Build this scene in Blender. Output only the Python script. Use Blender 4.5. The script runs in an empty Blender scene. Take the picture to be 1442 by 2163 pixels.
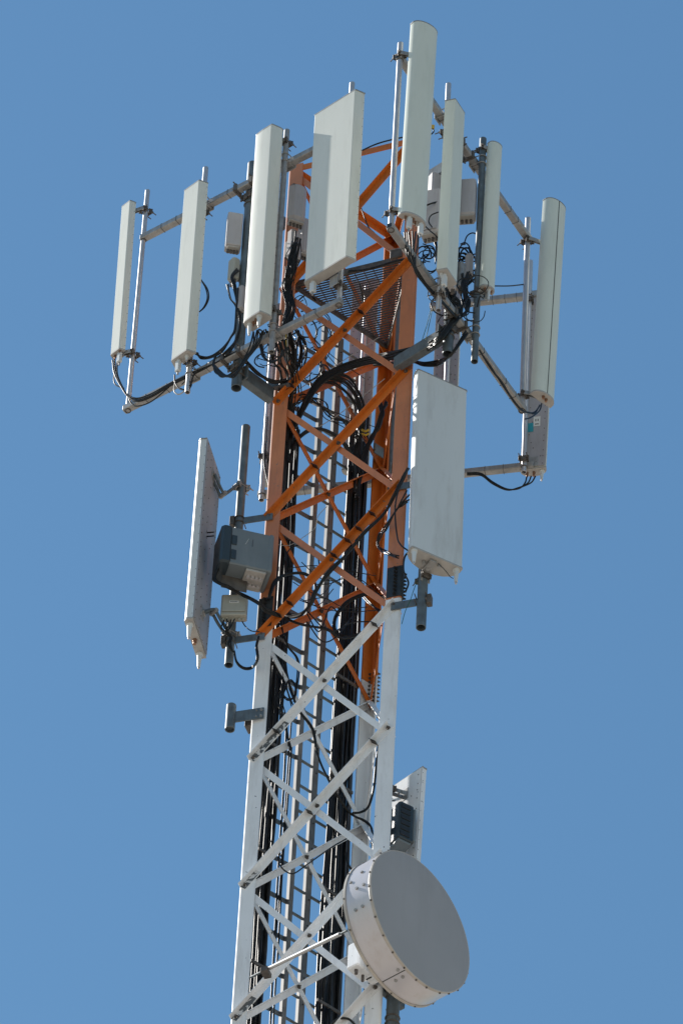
import bpy, math, random
from mathutils import Vector as V, Matrix
random.seed(7)
S = bpy.context.scene
COL = S.collection
rad = math.radians

# ------------------------------------------------------------------ camera
DIST, ELEV, ROLL, FPX = 41.7, rad(46), rad(-3.3), 15000.0
CAM = V((0, -DIST, 1.6))
fw = V((0, math.cos(ELEV), math.sin(ELEV)))
rt0 = V((1, 0, 0)); up0 = rt0.cross(fw)
RT = rt0 * math.cos(ROLL) - up0 * math.sin(ROLL)
UP = rt0 * math.sin(ROLL) + up0 * math.cos(ROLL)
cd = bpy.data.cameras.new('camera'); cam = bpy.data.objects.new('camera', cd); COL.objects.link(cam)
M = Matrix.Identity(4)
for i in range(3):
    M[i][0] = RT[i]; M[i][1] = UP[i]; M[i][2] = -fw[i]; M[i][3] = CAM[i]
cam.matrix_world = M
cd.sensor_fit = 'VERTICAL'; cd.sensor_height = 24; cd.sensor_width = 16
cd.lens = FPX / 2163 * 24
cd.clip_end = 60000; cd.clip_start = 0.5
S.camera = cam

# ------------------------------------------------------------------ sky, sun, exposure
SUN_AZ, SUN_EL = rad(149), rad(38)
w = bpy.data.worlds.new('World'); S.world = w; w.use_nodes = True
nt = w.node_tree; bg = nt.nodes['Background']
sky = nt.nodes.new('ShaderNodeTexSky'); sky.sky_type = 'NISHITA'; sky.sun_disc = False
sky.sun_elevation = SUN_EL; sky.sun_rotation = math.atan2(math.cos(SUN_AZ), math.sin(SUN_AZ))
sky.altitude = 100; sky.air_density = 2.0; sky.dust_density = 0.35; sky.ozone_density = 10.0
tint = nt.nodes.new('ShaderNodeMixRGB'); tint.blend_type = 'MULTIPLY'; tint.inputs[0].default_value = 1; tint.inputs[2].default_value = (.95, 1.025, .96, 1)
nt.links.new(sky.outputs[0], tint.inputs[1]); nt.links.new(tint.outputs[0], bg.inputs[0]); bg.inputs[1].default_value = 0.086
sd = bpy.data.lights.new('sun', 'SUN'); sd.energy = 4.4; sd.angle = rad(0.53); sd.color = (1, .95, .88)
so = bpy.data.objects.new('sun', sd); COL.objects.link(so)
sv = V((math.cos(SUN_AZ) * math.cos(SUN_EL), math.sin(SUN_AZ) * math.cos(SUN_EL), math.sin(SUN_EL)))
so.rotation_euler = sv.to_track_quat('Z', 'Y').to_euler(); so.location = (-30, 20, 80)
S.view_settings.view_transform = 'Standard'; S.view_settings.look = 'None'
S.view_settings.gamma = 1; S.view_settings.exposure = 0.4
S.render.engine = 'CYCLES'
S.cycles.max_bounces = 6

# ------------------------------------------------------------------ materials
def mat(name, col, rough=.5, metal=0.0, var=.12, scale=6.0, stretch=1.0, dirt=None, dirt_amt=0.0, bump=0.0, coat=0.0, chip=None, spec=.5):
    m = bpy.data.materials.new(name); m.use_nodes = True
    t = m.node_tree; b = t.nodes['Principled BSDF']; N = t.nodes.new; Lk = t.links.new
    tc = N('ShaderNodeTexCoord'); mp = N('ShaderNodeMapping')
    mp.inputs['Scale'].default_value = (1, 1, stretch); Lk(tc.outputs['Object'], mp.inputs[0])
    n1 = N('ShaderNodeTexNoise'); n1.inputs['Scale'].default_value = scale; n1.inputs['Detail'].default_value = 6
    Lk(mp.outputs[0], n1.inputs['Vector'])
    r1 = N('ShaderNodeValToRGB')
    r1.color_ramp.elements[0].position = .3; r1.color_ramp.elements[1].position = .7
    r1.color_ramp.elements[0].color = [c * (1 - var) for c in col] + [1]
    r1.color_ramp.elements[1].color = [min(1, c * (1 + var * .6)) for c in col] + [1]
    Lk(n1.outputs[0], r1.inputs[0]); out = r1.outputs[0]
    if dirt:
        n2 = N('ShaderNodeTexNoise'); n2.inputs['Scale'].default_value = scale * 3.7; n2.inputs['Detail'].default_value = 8
        n2.inputs['Roughness'].default_value = .7
        mp2 = N('ShaderNodeMapping'); mp2.inputs['Scale'].default_value = (1, 1, .15); Lk(tc.outputs['Object'], mp2.inputs[0])
        Lk(mp2.outputs[0], n2.inputs['Vector'])
        r2 = N('ShaderNodeValToRGB'); r2.color_ramp.elements[0].position = .5; r2.color_ramp.elements[1].position = .72
        r2.color_ramp.elements[0].color = (0, 0, 0, 1); r2.color_ramp.elements[1].color = (dirt_amt,) * 3 + (1,)
        Lk(n2.outputs[0], r2.inputs[0])
        mx = N('ShaderNodeMixRGB'); Lk(r2.outputs[0], mx.inputs[0]); Lk(out, mx.inputs[1])
        mx.inputs[2].default_value = list(dirt) + [1]; out = mx.outputs[0]
    if chip:
        n3 = N('ShaderNodeTexNoise'); n3.inputs['Scale'].default_value = 26; n3.inputs['Detail'].default_value = 9
        Lk(tc.outputs['Object'], n3.inputs['Vector'])
        r3 = N('ShaderNodeValToRGB'); r3.color_ramp.elements[0].position = chip[1]; r3.color_ramp.elements[1].position = chip[1] + .02
        r3.color_ramp.elements[0].color = (0, 0, 0, 1); r3.color_ramp.elements[1].color = (1, 1, 1, 1)
        Lk(n3.outputs[0], r3.inputs[0])
        mx = N('ShaderNodeMixRGB'); Lk(r3.outputs[0], mx.inputs[0]); Lk(out, mx.inputs[1])
        mx.inputs[2].default_value = list(chip[0]) + [1]; out = mx.outputs[0]
    Lk(out, b.inputs['Base Color'])
    b.inputs['Roughness'].default_value = rough; b.inputs['Metallic'].default_value = metal
    b.inputs['Coat Weight'].default_value = coat; b.inputs['Specular IOR Level'].default_value = spec
    if bump:
        bp = N('ShaderNodeBump'); bp.inputs['Strength'].default_value = bump; bp.inputs['Distance'].default_value = .004
        Lk(n1.outputs[0], bp.inputs['Height']); Lk(bp.outputs[0], b.inputs['Normal'])
    return m

MT = dict(
    salmon=mat('sky_sheen_orange_paint', (.60, .225, .105), .42, var=.10, scale=4, dirt=(.34, .14, .08), dirt_amt=.5, chip=((.22, .18, .16), .69)),  # paler copy of the orange paint: sky sheen in its base colour, plus wear
    orange=mat('orange_paint', (.64, .172, .022), .42, var=.12, scale=5, dirt=(.30, .10, .03), dirt_amt=.55, chip=((.2, .16, .14), .70)),
    white=mat('white_paint', (.83, .845, .87), .4, var=.05, scale=3, dirt=(.46, .44, .42), dirt_amt=.4, chip=((.12, .13, .14), .70)),
    chipped=mat('flaked_white_paint', (.62, .63, .65), .5, var=.06, scale=4, chip=((.10, .11, .12), .455)),
    galv=mat('galvanised_steel', (.36, .36, .36), .48, .35, var=.22, scale=14, dirt=(.16, .13, .11), dirt_amt=.5, bump=.1),
    alu=mat('bright_aluminium', (.58, .57, .58), .38, .55, var=.10, scale=9, dirt=(.3, .27, .25), dirt_amt=.3),
    dark=mat('shaded_galvanised_steel', (.135, .165, .185), .5, .25, var=.25, scale=12, dirt=(.07, .06, .055), dirt_amt=.6, bump=.1),  # shaded copy of the galvanised steel, bluish shadow tone put into the base colour
    rust=mat('weathered_bracket_steel', (.13, .115, .105), .6, .3, var=.35, scale=20),
    radome=mat('offwhite_radome', (.72, .73, .67), .38, var=.06, scale=2.5, stretch=.25, dirt=(.50, .50, .44), dirt_amt=.4),
    radome2=mat('grey_green_radome', (.70, .74, .67), .4, var=.05, scale=2.5, stretch=.3, dirt=(.52, .55, .47), dirt_amt=.45),
    radome3=mat('pale_grey_radome', (.64, .68, .70), .35, var=.05, scale=2, stretch=.3, dirt=(.40, .40, .39), dirt_amt=.5),
    cap=mat('radome_end_cap', (.42, .405, .385), .55, var=.12, scale=12),
    seam=mat('dark_seal', (.05, .055, .05), .6),
    back=mat('aluminium_back_plate', (.42, .40, .42), .5, .25, var=.08, scale=5, dirt=(.25, .22, .22), dirt_amt=.35),
    radio=mat('light_grey_radio', (.46, .44, .45), .45, var=.05, scale=5, dirt=(.3, .28, .27), dirt_amt=.35),
    rru=mat('slate_grey_radio', (.165, .195, .215), .5, var=.08, scale=6, dirt=(.35, .38, .38), dirt_amt=.12),
    rrud=mat('dark_slate_plastic', (.030, .046, .058), .45, var=.1, scale=6),
    beige=mat('beige_junction_box', (.42, .42, .37), .5, var=.06, scale=8, dirt=(.28, .27, .23), dirt_amt=.4),
    cable=mat('black_cable_jacket', (.011, .0105, .010), .36, var=.3, scale=10, spec=.32, dirt=(.05, .045, .04), dirt_amt=.5),
    black=mat('black_plastic', (.02, .02, .022), .5),
    brass=mat('copper_connector', (.30, .17, .11), .4, .6),
    greycable=mat('grey_cable_jacket', (.42, .40, .37), .4),
    dishface=mat('grey_dish_radome', (.38, .372, .385), .55, var=.07, scale=1.6, dirt=(.30, .29, .29), dirt_amt=.35),
    ladder=mat('dull_ladder_steel', (.15, .15, .15), .55, .15, var=.25, scale=12, dirt=(.12, .10, .09), dirt_amt=.5),
    rim=mat('dish_rim', (.50, .46, .42), .5, var=.15, scale=9),
    dishside=mat('white_dish_shroud', (.64, .62, .66), .33, .15, var=.05, scale=2.2, dirt=(.45, .38, .34), dirt_amt=.3),
    yellow=mat('yellow_tape', (.55, .36, .03), .5),
    teal=mat('teal_sticker', (.02, .32, .42), .5),
    label=mat('white_label', (.75, .76, .75), .5),
    ink=mat('dark_ink', (.05, .05, .06), .6),
    green=mat('green_earth_wire', (.02, .10, .05), .5),
    splice=mat('dark_splice_steel', (.035, .042, .048), .5, .3, var=.3, scale=14),
    ground=mat('dry_sandy_ground', (.44, .37, .29), .95, var=.25, scale=.05),
    concrete=mat('concrete', (.36, .35, .33), .9, var=.15, scale=3),
)

# ------------------------------------------------------------------ mesh helpers
class MB:
    def __init__(s): s.v = []; s.f = []; s.sm = []
    def add(s, vs, fs, smooth=False):
        o = len(s.v); s.v += [tuple(p) for p in vs]
        for f in fs: s.f.append([i + o for i in f]); s.sm.append(smooth)
        return s
    def loft(s, A, B, cap=True, smooth=False):
        n = len(A); fs = [(i, (i + 1) % n, n + (i + 1) % n, n + i) for i in range(n)]
        s.add(list(A) + list(B), fs, smooth)
        if cap: s.add(A, [list(range(n))[::-1]]); s.add(B, [list(range(n))])
        return s
    def box(s, c, ax, ay, az, bev=0.0):
        """half-extent vectors ax, ay, az, chamfered along az when bev > 0"""
        c, ax, ay, az = V(c), V(ax), V(ay), V(az)
        if ax.cross(ay).dot(az) < 0: ax = -ax
        if bev <= 0:
            prof = [(-1, -1), (1, -1), (1, 1), (-1, 1)]
            P = [ax * a + ay * b for a, b in prof]
            return s.loft([c + p - az for p in P], [c + p + az for p in P])
        la, lb, lz = ax.length, ay.length, az.length
        bev = min(bev, la * .8, lb * .8, lz * .8)
        def ring(sh):
            ea, eb = 1 - sh / la, 1 - sh / lb; qa, qb = 1 - (sh + bev) / la, 1 - (sh + bev) / lb
            return [ax * a + ay * b for a, b in [(-qa, -eb), (qa, -eb), (ea, -qb), (ea, qb), (qa, eb), (-qa, eb), (-ea, qb), (-ea, -qb)]]
        r0 = ring(0); r1 = ring(bev * .7); k = bev / lz
        A = [c + p - az for p in r1]; B = [c + p - az * (1 - k) for p in r0]
        C_ = [c + p + az * (1 - k) for p in r0]; D_ = [c + p + az for p in r1]
        s.loft(A, B, False); s.loft(B, C_, False); s.loft(C_, D_, False)
        s.add(A, [list(range(8))[::-1]]); s.add(D_, [list(range(8))]); return s
    def bar(s, a, b, wd, ht, up=(0, 0, 1), bev=.004):
        a, b = V(a), V(b); d = (b - a); L = d.length; d.normalize()
        side = d.cross(V(up)); side.normalize(); u = side.cross(d)
        return s.box((a + b) / 2, side * wd / 2, u * ht / 2, d * L / 2, bev)
    def ang(s, a, b, d1, d2, w1, w2, t):
        """angle section: corner line a-b, legs towards d1 and d2"""
        a, b, d1, d2 = V(a), V(b), V(d1).normalized(), V(d2).normalized()
        pr = [V(), d1 * w1, d1 * w1 + d2 * t, d1 * t + d2 * t, d1 * t + d2 * w2, d2 * w2]
        if d1.cross(d2).dot(b - a) < 0: pr = pr[::-1]
        return s.loft([a + p for p in pr], [b + p for p in pr])
    def cyl(s, a, b, r, r2=None, n=16, cap=True, smooth=True):
        a, b = V(a), V(b); d = (b - a).normalized(); r2 = r if r2 is None else r2
        x = d.orthogonal().normalized(); y = d.cross(x)
        A = [a + (x * math.cos(2 * math.pi * i / n) + y * math.sin(2 * math.pi * i / n)) * r for i in range(n)]
        B = [b + (x * math.cos(2 * math.pi * i / n) + y * math.sin(2 * math.pi * i / n)) * r2 for i in range(n)]
        s.loft(A, B, False, smooth)
        if cap: s.add(A, [list(range(n))[::-1]]); s.add(B, [list(range(n))])
        return s
    def pipe(s, a, b, r, wall=.006, n=22):
        a, b = V(a), V(b); d = (b - a).normalized(); x = d.orthogonal().normalized(); y = d.cross(x)
        def ring(c, q): return [c + (x * math.cos(2 * math.pi * i / n) + y * math.sin(2 * math.pi * i / n)) * q for i in range(n)]
        A, B, A2, B2 = ring(a, r), ring(b, r), ring(a, r - wall), ring(b, r - wall)
        s.loft(A, B, False, True)
        s.add(A2 + B2, [(i, n + i, n + (i + 1) % n, (i + 1) % n) for i in range(n)], True)
        s.add(A + A2, [(i, n + i, n + (i + 1) % n, (i + 1) % n) for i in range(n)])
        s.add(B + B2, [(i, (i + 1) % n, n + (i + 1) % n, n + i) for i in range(n)])
        m = a + (b - a) * .12   # inner plug hides see-through
        s.add(ring(m, r - wall), [list(range(n))[::-1]]); m = b - (b - a) * .12
        s.add(ring(m, r - wall), [list(range(n))]); return s
    def tube(s, pts, r, n=7, sub=6, cap=True):
        P = [V(p) for p in pts]
        if len(P) > 2 and sub > 1:
            Q = [P[0] * 2 - P[1]] + P + [P[-1] * 2 - P[-2]]; R = []
            for i in range(1, len(Q) - 2):
                p0, p1, p2, p3 = Q[i - 1:i + 3]
                for k in range(sub):
                    t = k / sub
                    R.append(.5 * ((2 * p1) + (p2 - p0) * t + (2 * p0 - 5 * p1 + 4 * p2 - p3) * t * t + (3 * p1 - p0 - 3 * p2 + p3) * t ** 3))
            R.append(P[-1]); P = R
        x = None; rings = []
        for i, p in enumerate(P):
            d = (P[min(i + 1, len(P) - 1)] - P[max(i - 1, 0)])
            if d.length < 1e-7: d = V((0, 0, 1))
            d.normalize()
            if x is None: x = d.orthogonal().normalized()
            x = (x - d * x.dot(d)).normalized(); y = d.cross(x)
            rings.append([p + (x * math.cos(2 * math.pi * k / n) + y * math.sin(2 * math.pi * k / n)) * r for k in range(n)])
        vs = [p for q in rings for p in q]; fs = []
        for i in range(len(rings) - 1):
            for k in range(n): fs.append((i * n + k, i * n + (k + 1) % n, (i + 1) * n + (k + 1) % n, (i + 1) * n + k))
        s.add(vs, fs, True)
        if cap: s.add(rings[0], [list(range(n))[::-1]]); s.add(rings[-1], [list(range(n))])
        return s
    def ring(s, c, ax, R, r, n=20, m=6):
        c, ax = V(c), V(ax).normalized(); x = ax.orthogonal().normalized(); y = ax.cross(x); vs = []; fs = []
        for i in range(n):
            a = 2 * math.pi * i / n; d = x * math.cos(a) + y * math.sin(a)
            for k in range(m):
                b = 2 * math.pi * k / m; vs.append(c + d * (R + r * math.cos(b)) + ax * r * math.sin(b))
        for i in range(n):
            for k in range(m):
                j = (i + 1) % n; l = (k + 1) % m
                fs.append((i * m + k, j * m + k, j * m + l, i * m + l))
        return s.add(vs, fs, True)
    def bolt(s, p, nrm, r=.014, h=.014):
        p, nrm = V(p), V(nrm).normalized()
        s.cyl(p - nrm * .004, p + nrm * .004, r * 1.45, n=12)
        s.cyl(p + nrm * .003, p + nrm * h, r, n=6, smooth=False)
        return s.cyl(p + nrm * h, p + nrm * (h + .012), r * .55, n=8)
    def build(s, name, m, parent=None, origin=None):
        me = bpy.data.meshes.new(name)
        o0 = V(origin) if origin is not None else V((0, 0, 0))
        me.from_pydata([tuple(V(p) - o0) for p in s.v], [], s.f)
        me.polygons.foreach_set('use_smooth', s.sm); me.update()
        me.materials.append(MT[m] if isinstance(m, str) else m)
        o = bpy.data.objects.new(name, me); COL.objects.link(o); o.location = o0
        if parent is not None:
            o.parent = parent; o.location = o0 - V(parent_world(parent))
        return o

def parent_world(p):
    w_ = V(p.location)
    while p.parent: p = p.parent; w_ = w_ + V(p.location)
    return w_

def tag(o, label, cat, group=None, kind=None):
    if label: o['label'] = label
    if cat: o['category'] = cat
    if group: o['group'] = group
    if kind: o['kind'] = kind
    return o

def thing(name, label, cat, loc, group=None):
    o = bpy.data.objects.new(name, None); COL.objects.link(o); o.location = loc; o.empty_display_size = .1
    return tag(o, label, cat, group)

def part(parent, name, m, mb, label=None):
    o = mb.build(name, m, parent, origin=parent_world(parent))
    if label: o['label'] = label
    return o

def each(parent, name, m, mbs):
    for q in mbs: part(parent, name, m, q)
def extra(o, mb, m):
    """adds surface details (rivets, screws) to a part's own mesh with a second material"""
    me = o.data; o0 = parent_world(o); n0 = len(me.vertices)
    vs = [tuple(v.co) for v in me.vertices] + [tuple(V(p) - o0) for p in mb.v]
    fs = [list(p.vertices) for p in me.polygons]; sm = [p.use_smooth for p in me.polygons]; nf = len(fs)
    fs += [[i + n0 for i in f] for f in mb.f]
    m2 = bpy.data.meshes.new(me.name); m2.from_pydata(vs, [], fs); m2.polygons.foreach_set('use_smooth', sm + mb.sm)
    m2.polygons.foreach_set('material_index', [0] * nf + [1] * len(mb.f)); m2.materials.append(me.materials[0]); m2.materials.append(MT[m]); m2.update()
    o.data = m2
    return o

# points of the place seen along a line of sight, at a known height or depth
def ray(x, y): return fw * FPX + RT * (x - 721) - UP * (y - 1081.5)
def atz(x, y, z):
    d = ray(x, y); return CAM + d * ((z - CAM.z) / d.z)
def aty(x, y, Y):
    d = ray(x, y); return CAM + d * ((Y - CAM.y) / d.y)
def atplane(x, y, p, n):
    d = ray(x, y); return CAM + d * ((V(p) - CAM).dot(V(n)) / d.dot(V(n)))
def proj(p):
    d = V(p) - CAM; z = d.dot(fw); return 721 + FPX * d.dot(RT) / z, 1081.5 - FPX * d.dot(UP) / z
def ztop(p, py):
    lo, hi = p[2] - 12, p[2] + 9
    for _ in range(40):
        m_ = (lo + hi) / 2
        if proj((p[0], p[1], m_))[1] > py: lo = m_
        else: hi = m_
    return lo
def dirv(deg): return V((math.cos(rad(deg)), math.sin(rad(deg)), 0))

# ------------------------------------------------------------------ tower geometry (equilateral, side 1.26 m)
Z0 = 43.088
LG = V((-0.640, -0.107, 0)); RG = V((0.533, -0.582, 0)); BG = V((0.355, 0.664, 0))
CT = (LG + RG + BG) / 3
BAY = 1.415; ZN = Z0 + .035
def zn(k): return ZN + BAY * k
FL = .15
UPV = V((0, 0, 1))

tower = thing('lattice_tower', 'tall three-legged lattice tower painted orange above and white below', 'tower', (CT.x, CT.y, 0))

def leg_prof(apex, a, b, w_=FL, t=.013, bend=.05, grow=0.0):
    d1 = (a - apex).normalized(); d2 = (b - apex).normalized(); bis = (d1 + d2).normalized()
    ap = apex - bis * (.016 + grow * 2)
    def bez(p0, pc, p1, n=7): return [p0 * (1 - t_) ** 2 + pc * 2 * t_ * (1 - t_) + p1 * t_ * t_ for t_ in [i / n for i in range(n + 1)]]
    out = [ap + d1 * w_] + bez(ap + d1 * bend, ap, ap + d2 * bend) + [ap + d2 * w_]
    ia = ap + bis * 2 * t
    n1 = (bis - d1 * bis.dot(d1)).normalized(); n2 = (bis - d2 * bis.dot(d2)).normalized()
    inn = [ap + d1 * w_ + n1 * t] + bez(ia + d1 * bend * .75, ia, ia + d2 * bend * .75) + [ap + d2 * w_ + n2 * t]
    pr = out + inn[::-1]
    ar = sum(pr[i].x * pr[(i + 1) % len(pr)].y - pr[(i + 1) % len(pr)].x * pr[i].y for i in range(len(pr)))
    return pr if ar > 0 else pr[::-1]
def leg_mb(apex, a, b, z0, z1, **k):
    pr = leg_prof(apex, a, b, **k); m = MB(); n = len(pr)
    m.add([p + UPV * z0 for p in pr] + [p + UPV * z1 for p in pr], [(i, (i + 1) % n, n + (i + 1) % n, n + i) for i in range(n)], False)
    h = n // 2
    for z, fl in ((z0, 1), (z1, 0)):
        vs = [p + UPV * z for p in pr]
        m.add(vs, [[i, i + 1, n - 2 - i, n - 1 - i][::(-1 if fl else 1)] for i in range(h - 1)])
    return m
ZT = ztop(LG + V((0, 0, Z0 + 5)), 352)
cuts = {'L': Z0 + .10, 'R': Z0 + .12, 'B': Z0 + .30}
for nm, q, a, b in (('L', LG, RG, BG), ('R', RG, BG, LG), ('B', BG, LG, RG)):
    part(tower, 'leg', 'orange' if nm == 'B' else 'salmon', leg_mb(q, a, b, cuts[nm] + .002, ZT), 'orange painted upper leg')
    part(tower, 'leg', 'white', leg_mb(q, a, b, 0.3, cuts[nm]), 'white painted lower leg')
    # splice
    z0_, z1_ = cuts[nm] + (.02 if nm != 'B' else -.25), cuts[nm] + (.37 if nm != 'B' else .13)
    if nm == 'B':
        sp = None
    else:
        sp = part(tower, 'splice_plate', 'splice', leg_mb(q, a, b, z0_, z1_, grow=.007, w_=FL + .006, t=.0085), 'dark steel splice plate')
    for dd in (a, b):
        d = (dd - q).normalized(); oth = b if dd is a else a
        nn = -(oth - q); nn = (nn - d * nn.dot(d)).normalized()
        inside = nm == 'B'
        for k in range(8):
            z = z0_ + .03 + k * (z1_ - z0_ - .06) / 7
            base = q + d * (.085) + UPV * z
            bis = ((a - q).normalized() + (b - q).normalized()).normalized()
            base = base - bis * (.016 + .014)
            mb = MB()
            if inside: mb.bolt(base + nn * -.012, -nn, .012, .014); mb.bolt(base + nn * .0, nn, .012, .014); mb.cyl(base - nn * .014, base, .008, n=8)
            else: mb.bolt(base + nn * .003, nn, .013, .016)
            part(tower, 'splice_bolt', 'black' if nm != 'B' else 'rust', mb)
    part(tower, 'foundation', 'concrete', MB().box(q + UPV * .15, V((.35, 0, 0)), V((0, .35, 0)), V((0, 0, .15)), .02))

def brace(p, q, n_out, mtl, outside, wd=.066, fl=.05, deep=0, bolts=True, name='brace', tgt=None, label=None):
    """angle section with its flat on the face of the tower and a lip at the upper edge"""
    d = (q - p).normalized(); u = n_out.cross(d)
    if u.z < 0: u = -u
    u.normalize()
    s_ = 1 if outside else -1
    off = n_out * (.006 * s_ if outside else -.016 - deep)
    a = p + u * wd / 2 + off; b = q + u * wd / 2 + off
    ext = .035
    a, b = a - d * ext, b + d * ext
    m = tgt if tgt else MB()
    m.ang(a, b, -u, n_out * s_, wd, fl, .007)
    if tgt: return
    o = part(tower, name, mtl, m, label)
    return o

faces = [(LG, RG), (LG, BG), (RG, BG)]
low = MB()
for fi, (A, Bq) in enumerate(faces):
    e = (Bq - A).normalized(); nn = V((e.y, -e.x, 0))
    third = [g for g in (LG, RG, BG) if g is not A and g is not Bq][0]
    if nn.dot(third - A) > 0: nn = -nn
    K0, K1 = -5, 3
    for k in range(-30, K1 + 1):
        z0_, z1_ = zn(k), zn(k + 1)
        if z0_ < .35: continue
        pa, pb = A + e * .055, Bq - e * .055
        vis = k >= K0
        if k >= 0:
            if fi == 0: ma, mb_ = 'orange', 'salmon'
            else: ma = mb_ = 'orange'
        else: ma = mb_ = 'white'
        t = None if vis else low
        hi_a, lo_a = pb + UPV * z1_, pa + UPV * z0_
        hi_b, lo_b = pa + UPV * z1_, pb + UPV * z0_
        if k == 3: hi_a = pb + UPV * (ZT - .06); hi_b = pa + UPV * (ZT - .06)
        nudge = UPV * .04
        brace(lo_a, hi_a, nn, ma, fi == 0, tgt=t, wd=.066 if fi == 0 else .055)
        brace(lo_b - (nudge if fi == 0 else nudge * 0), hi_b - nudge, nn, mb_, fi != 0 and False, wd=.055, fl=.04, tgt=t) if fi == 0 else \
            brace(lo_b, hi_b, nn, mb_, False, wd=.042, fl=.012, tgt=t, deep=.010)
        if vis:
            for p_ in ((lo_a, hi_a, lo_a.lerp(hi_a, .5)) if k < 3 else (lo_a, lo_a.lerp(hi_a, .5))):
                part(tower, 'node_bolt', 'rust', MB().bolt(p_ + nn * (.015 if fi == 0 else -.036), nn if fi == 0 else -nn, .013, .012))
    # top horizontals
    part(tower, 'top_brace', 'orange', MB().ang(A + e * .02 + UPV * (ZT - .02) + nn * .004, Bq - e * .02 + UPV * (ZT - .02) + nn * .004, -UPV, -nn, .07, .06, .007))
lo_o = part(tower, 'brace', 'white', low); lo_o['kind'] = 'stuff'

# flaked paint patches on two white braces of the front face
eLR = (RG - LG).normalized(); nLR = V((eLR.y, -eLR.x, 0))
for k, L_, nm in ((-1, .42, 'flaking'), (-2, .16, 'flaking'), (-3, .22, 'flaking')):
    p = LG + eLR * .055 + UPV * zn(k); q = RG - eLR * .055 + UPV * zn(k + 1)
    d = (q - p).normalized()
    a = p - d * .034 + nLR * .0145; b = p + d * L_ + nLR * .0145
    part(tower, 'paint_wear', 'chipped', MB().bar(a, b, .003, .056, up=nLR.cross(d), bev=0), 'flaked white paint at brace end')

# ------------------------------------------------------------------ ground
g = MB().add([(-30000, -30000, 0), (30000, -30000, 0), (30000, 30000, 0), (-30000, 30000, 0)], [(0, 1, 2, 3)]).build('ground', 'ground')
g['kind'] = 'structure'

# ------------------------------------------------------------------ ladder and cable ladder behind the left-rear face
eLB = (BG - LG).normalized(); nLB = V((-eLB.y, eLB.x, 0))
if nLB.dot(RG - LG) > 0: nLB = -nLB
def vline(px, py, off):
    """vertical line standing on the plane outside the left-rear face that passes the sight line"""
    p = atplane(px, py, LG + nLB * off, nLB); return V((p.x, p.y, 0))
OFF = .10
r1 = vline(655, 1200, OFF); r2 = vline(689, 1200, OFF); r3 = vline(728, 1200, OFF)
ladder = thing('ladder', 'grey steel ladder climbing inside the tower between its two cable runs', 'ladder', (r2.x, r2.y, 0))
zl1 = ztop(r1 + UPV * 46, 686); zl2 = ztop(r2 + UPV * 46, 716)
part(ladder, 'rail', 'ladder', MB().box(r1 + UPV * (zl1 + .3) / 2, eLB * .0225, nLB * .0225, UPV * (zl1 - .3) / 2, .004))
rb = MB().box(r2 + UPV * (zl2 + .3) / 2, eLB * .030, nLB * .0225, UPV * (zl2 - .3) / 2, .004)
mid_rail = part(ladder, 'rail', 'ladder', rb)
part(ladder, 'rail', 'ladder', MB().box(r3 + UPV * (zl2 + .1) / 2, eLB * .012, nLB * .02, UPV * (zl2 - .5) / 2, .003))
PIT = .284; k = 0; z = zl2 - .12; lowr = MB()
while z > .5:
    mb = MB() if z > 36.3 else lowr
    mb.cyl(r1 + UPV * z, r3 + UPV * z, .0125, n=10)
    if z > 36.3: part(ladder, 'rung', 'dark', mb)
    z -= PIT
o = part(ladder, 'rung', 'dark', lowr); o['kind'] = 'stuff'
mb = MB(); z = zl2 - .19
while z > 35.5:
    mb.cyl(r2 - nLB * .022 + eLB * .004 + UPV * z, r2 - nLB * .028 + eLB * .004 + UPV * z, .007, n=8); z -= PIT
extra(mid_rail, mb, 'black')
cl = thing('cable_ladder', 'row of dark steel cross brackets holding the left cable run beside the ladder', 'cable ladder', (LG.x, LG.y, 0))
c0 = vline(582, 1200, OFF + .04); z = Z0 + 4.0; lowr = MB()
while z > .6:
    a = c0 + UPV * z; b = r1 + UPV * (z) + nLB * .02
    mb = MB() if z > 36.3 else lowr
    mb.ang(a, b, -UPV, nLB, .05, .035, .006)
    if z > 36.3: part(cl, 'cross_bracket', 'dark', mb)
    z -= .405
o = part(cl, 'cross_bracket', 'dark', lowr); o['kind'] = 'stuff'

# ------------------------------------------------------------------ cables
def cable(pts, r=.011, label='', group=None, m='cable', n=7, name='cable', cat='cable', sub=6):
    mb = MB().tube(pts, r, n, sub); o = mb.build(name, m, None, origin=pts[0]); return tag(o, label, cat, group)
def Lp(px, py, y): return aty(px, py, y)

def run(pxa, pxb, count, off0, off1, ztp, label, group, r=(.011, .016), rows=2):
    for i in range(count):
        t = (i + .5) / count
        px = pxa + (pxb - pxa) * t + random.uniform(-1.2, 1.2)
        off = random.uniform(off0, off1)
        v = vline(px, 1200, off); rr = random.uniform(*r)
        pts = []; zt = ztp + random.uniform(-.25, .25); z = zt; ww = random.uniform(.3, 1.6); ph_ = random.uniform(0, 6)
        while z > 33.5:
            pts.append(v + UPV * z + eLB * (random.uniform(-.009, .009) + .014 * math.sin(z * ww + ph_)) + nLB * random.uniform(-.008, .008)); z -= .75
        pts.append(V((v.x, v.y, .05)))
        cable(pts, rr, label, group, sub=3, n=8)
run(582, 614, 16, .02, .15, Z0 + 3.0, 'black feeder cable in the vertical run beside the left leg', 'feeder cables beside the left leg')
run(721, 764, 17, .01, .14, Z0 + 3.35, 'black feeder cable in the thick vertical run right of the ladder', 'feeder cables right of the ladder', r=(.012, .017))
run(628, 640, 3, .06, .14, Z0 - .6, 'thin black cable hanging left of the ladder rail', 'thin cables left of the ladder', r=(.007, .010))

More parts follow.
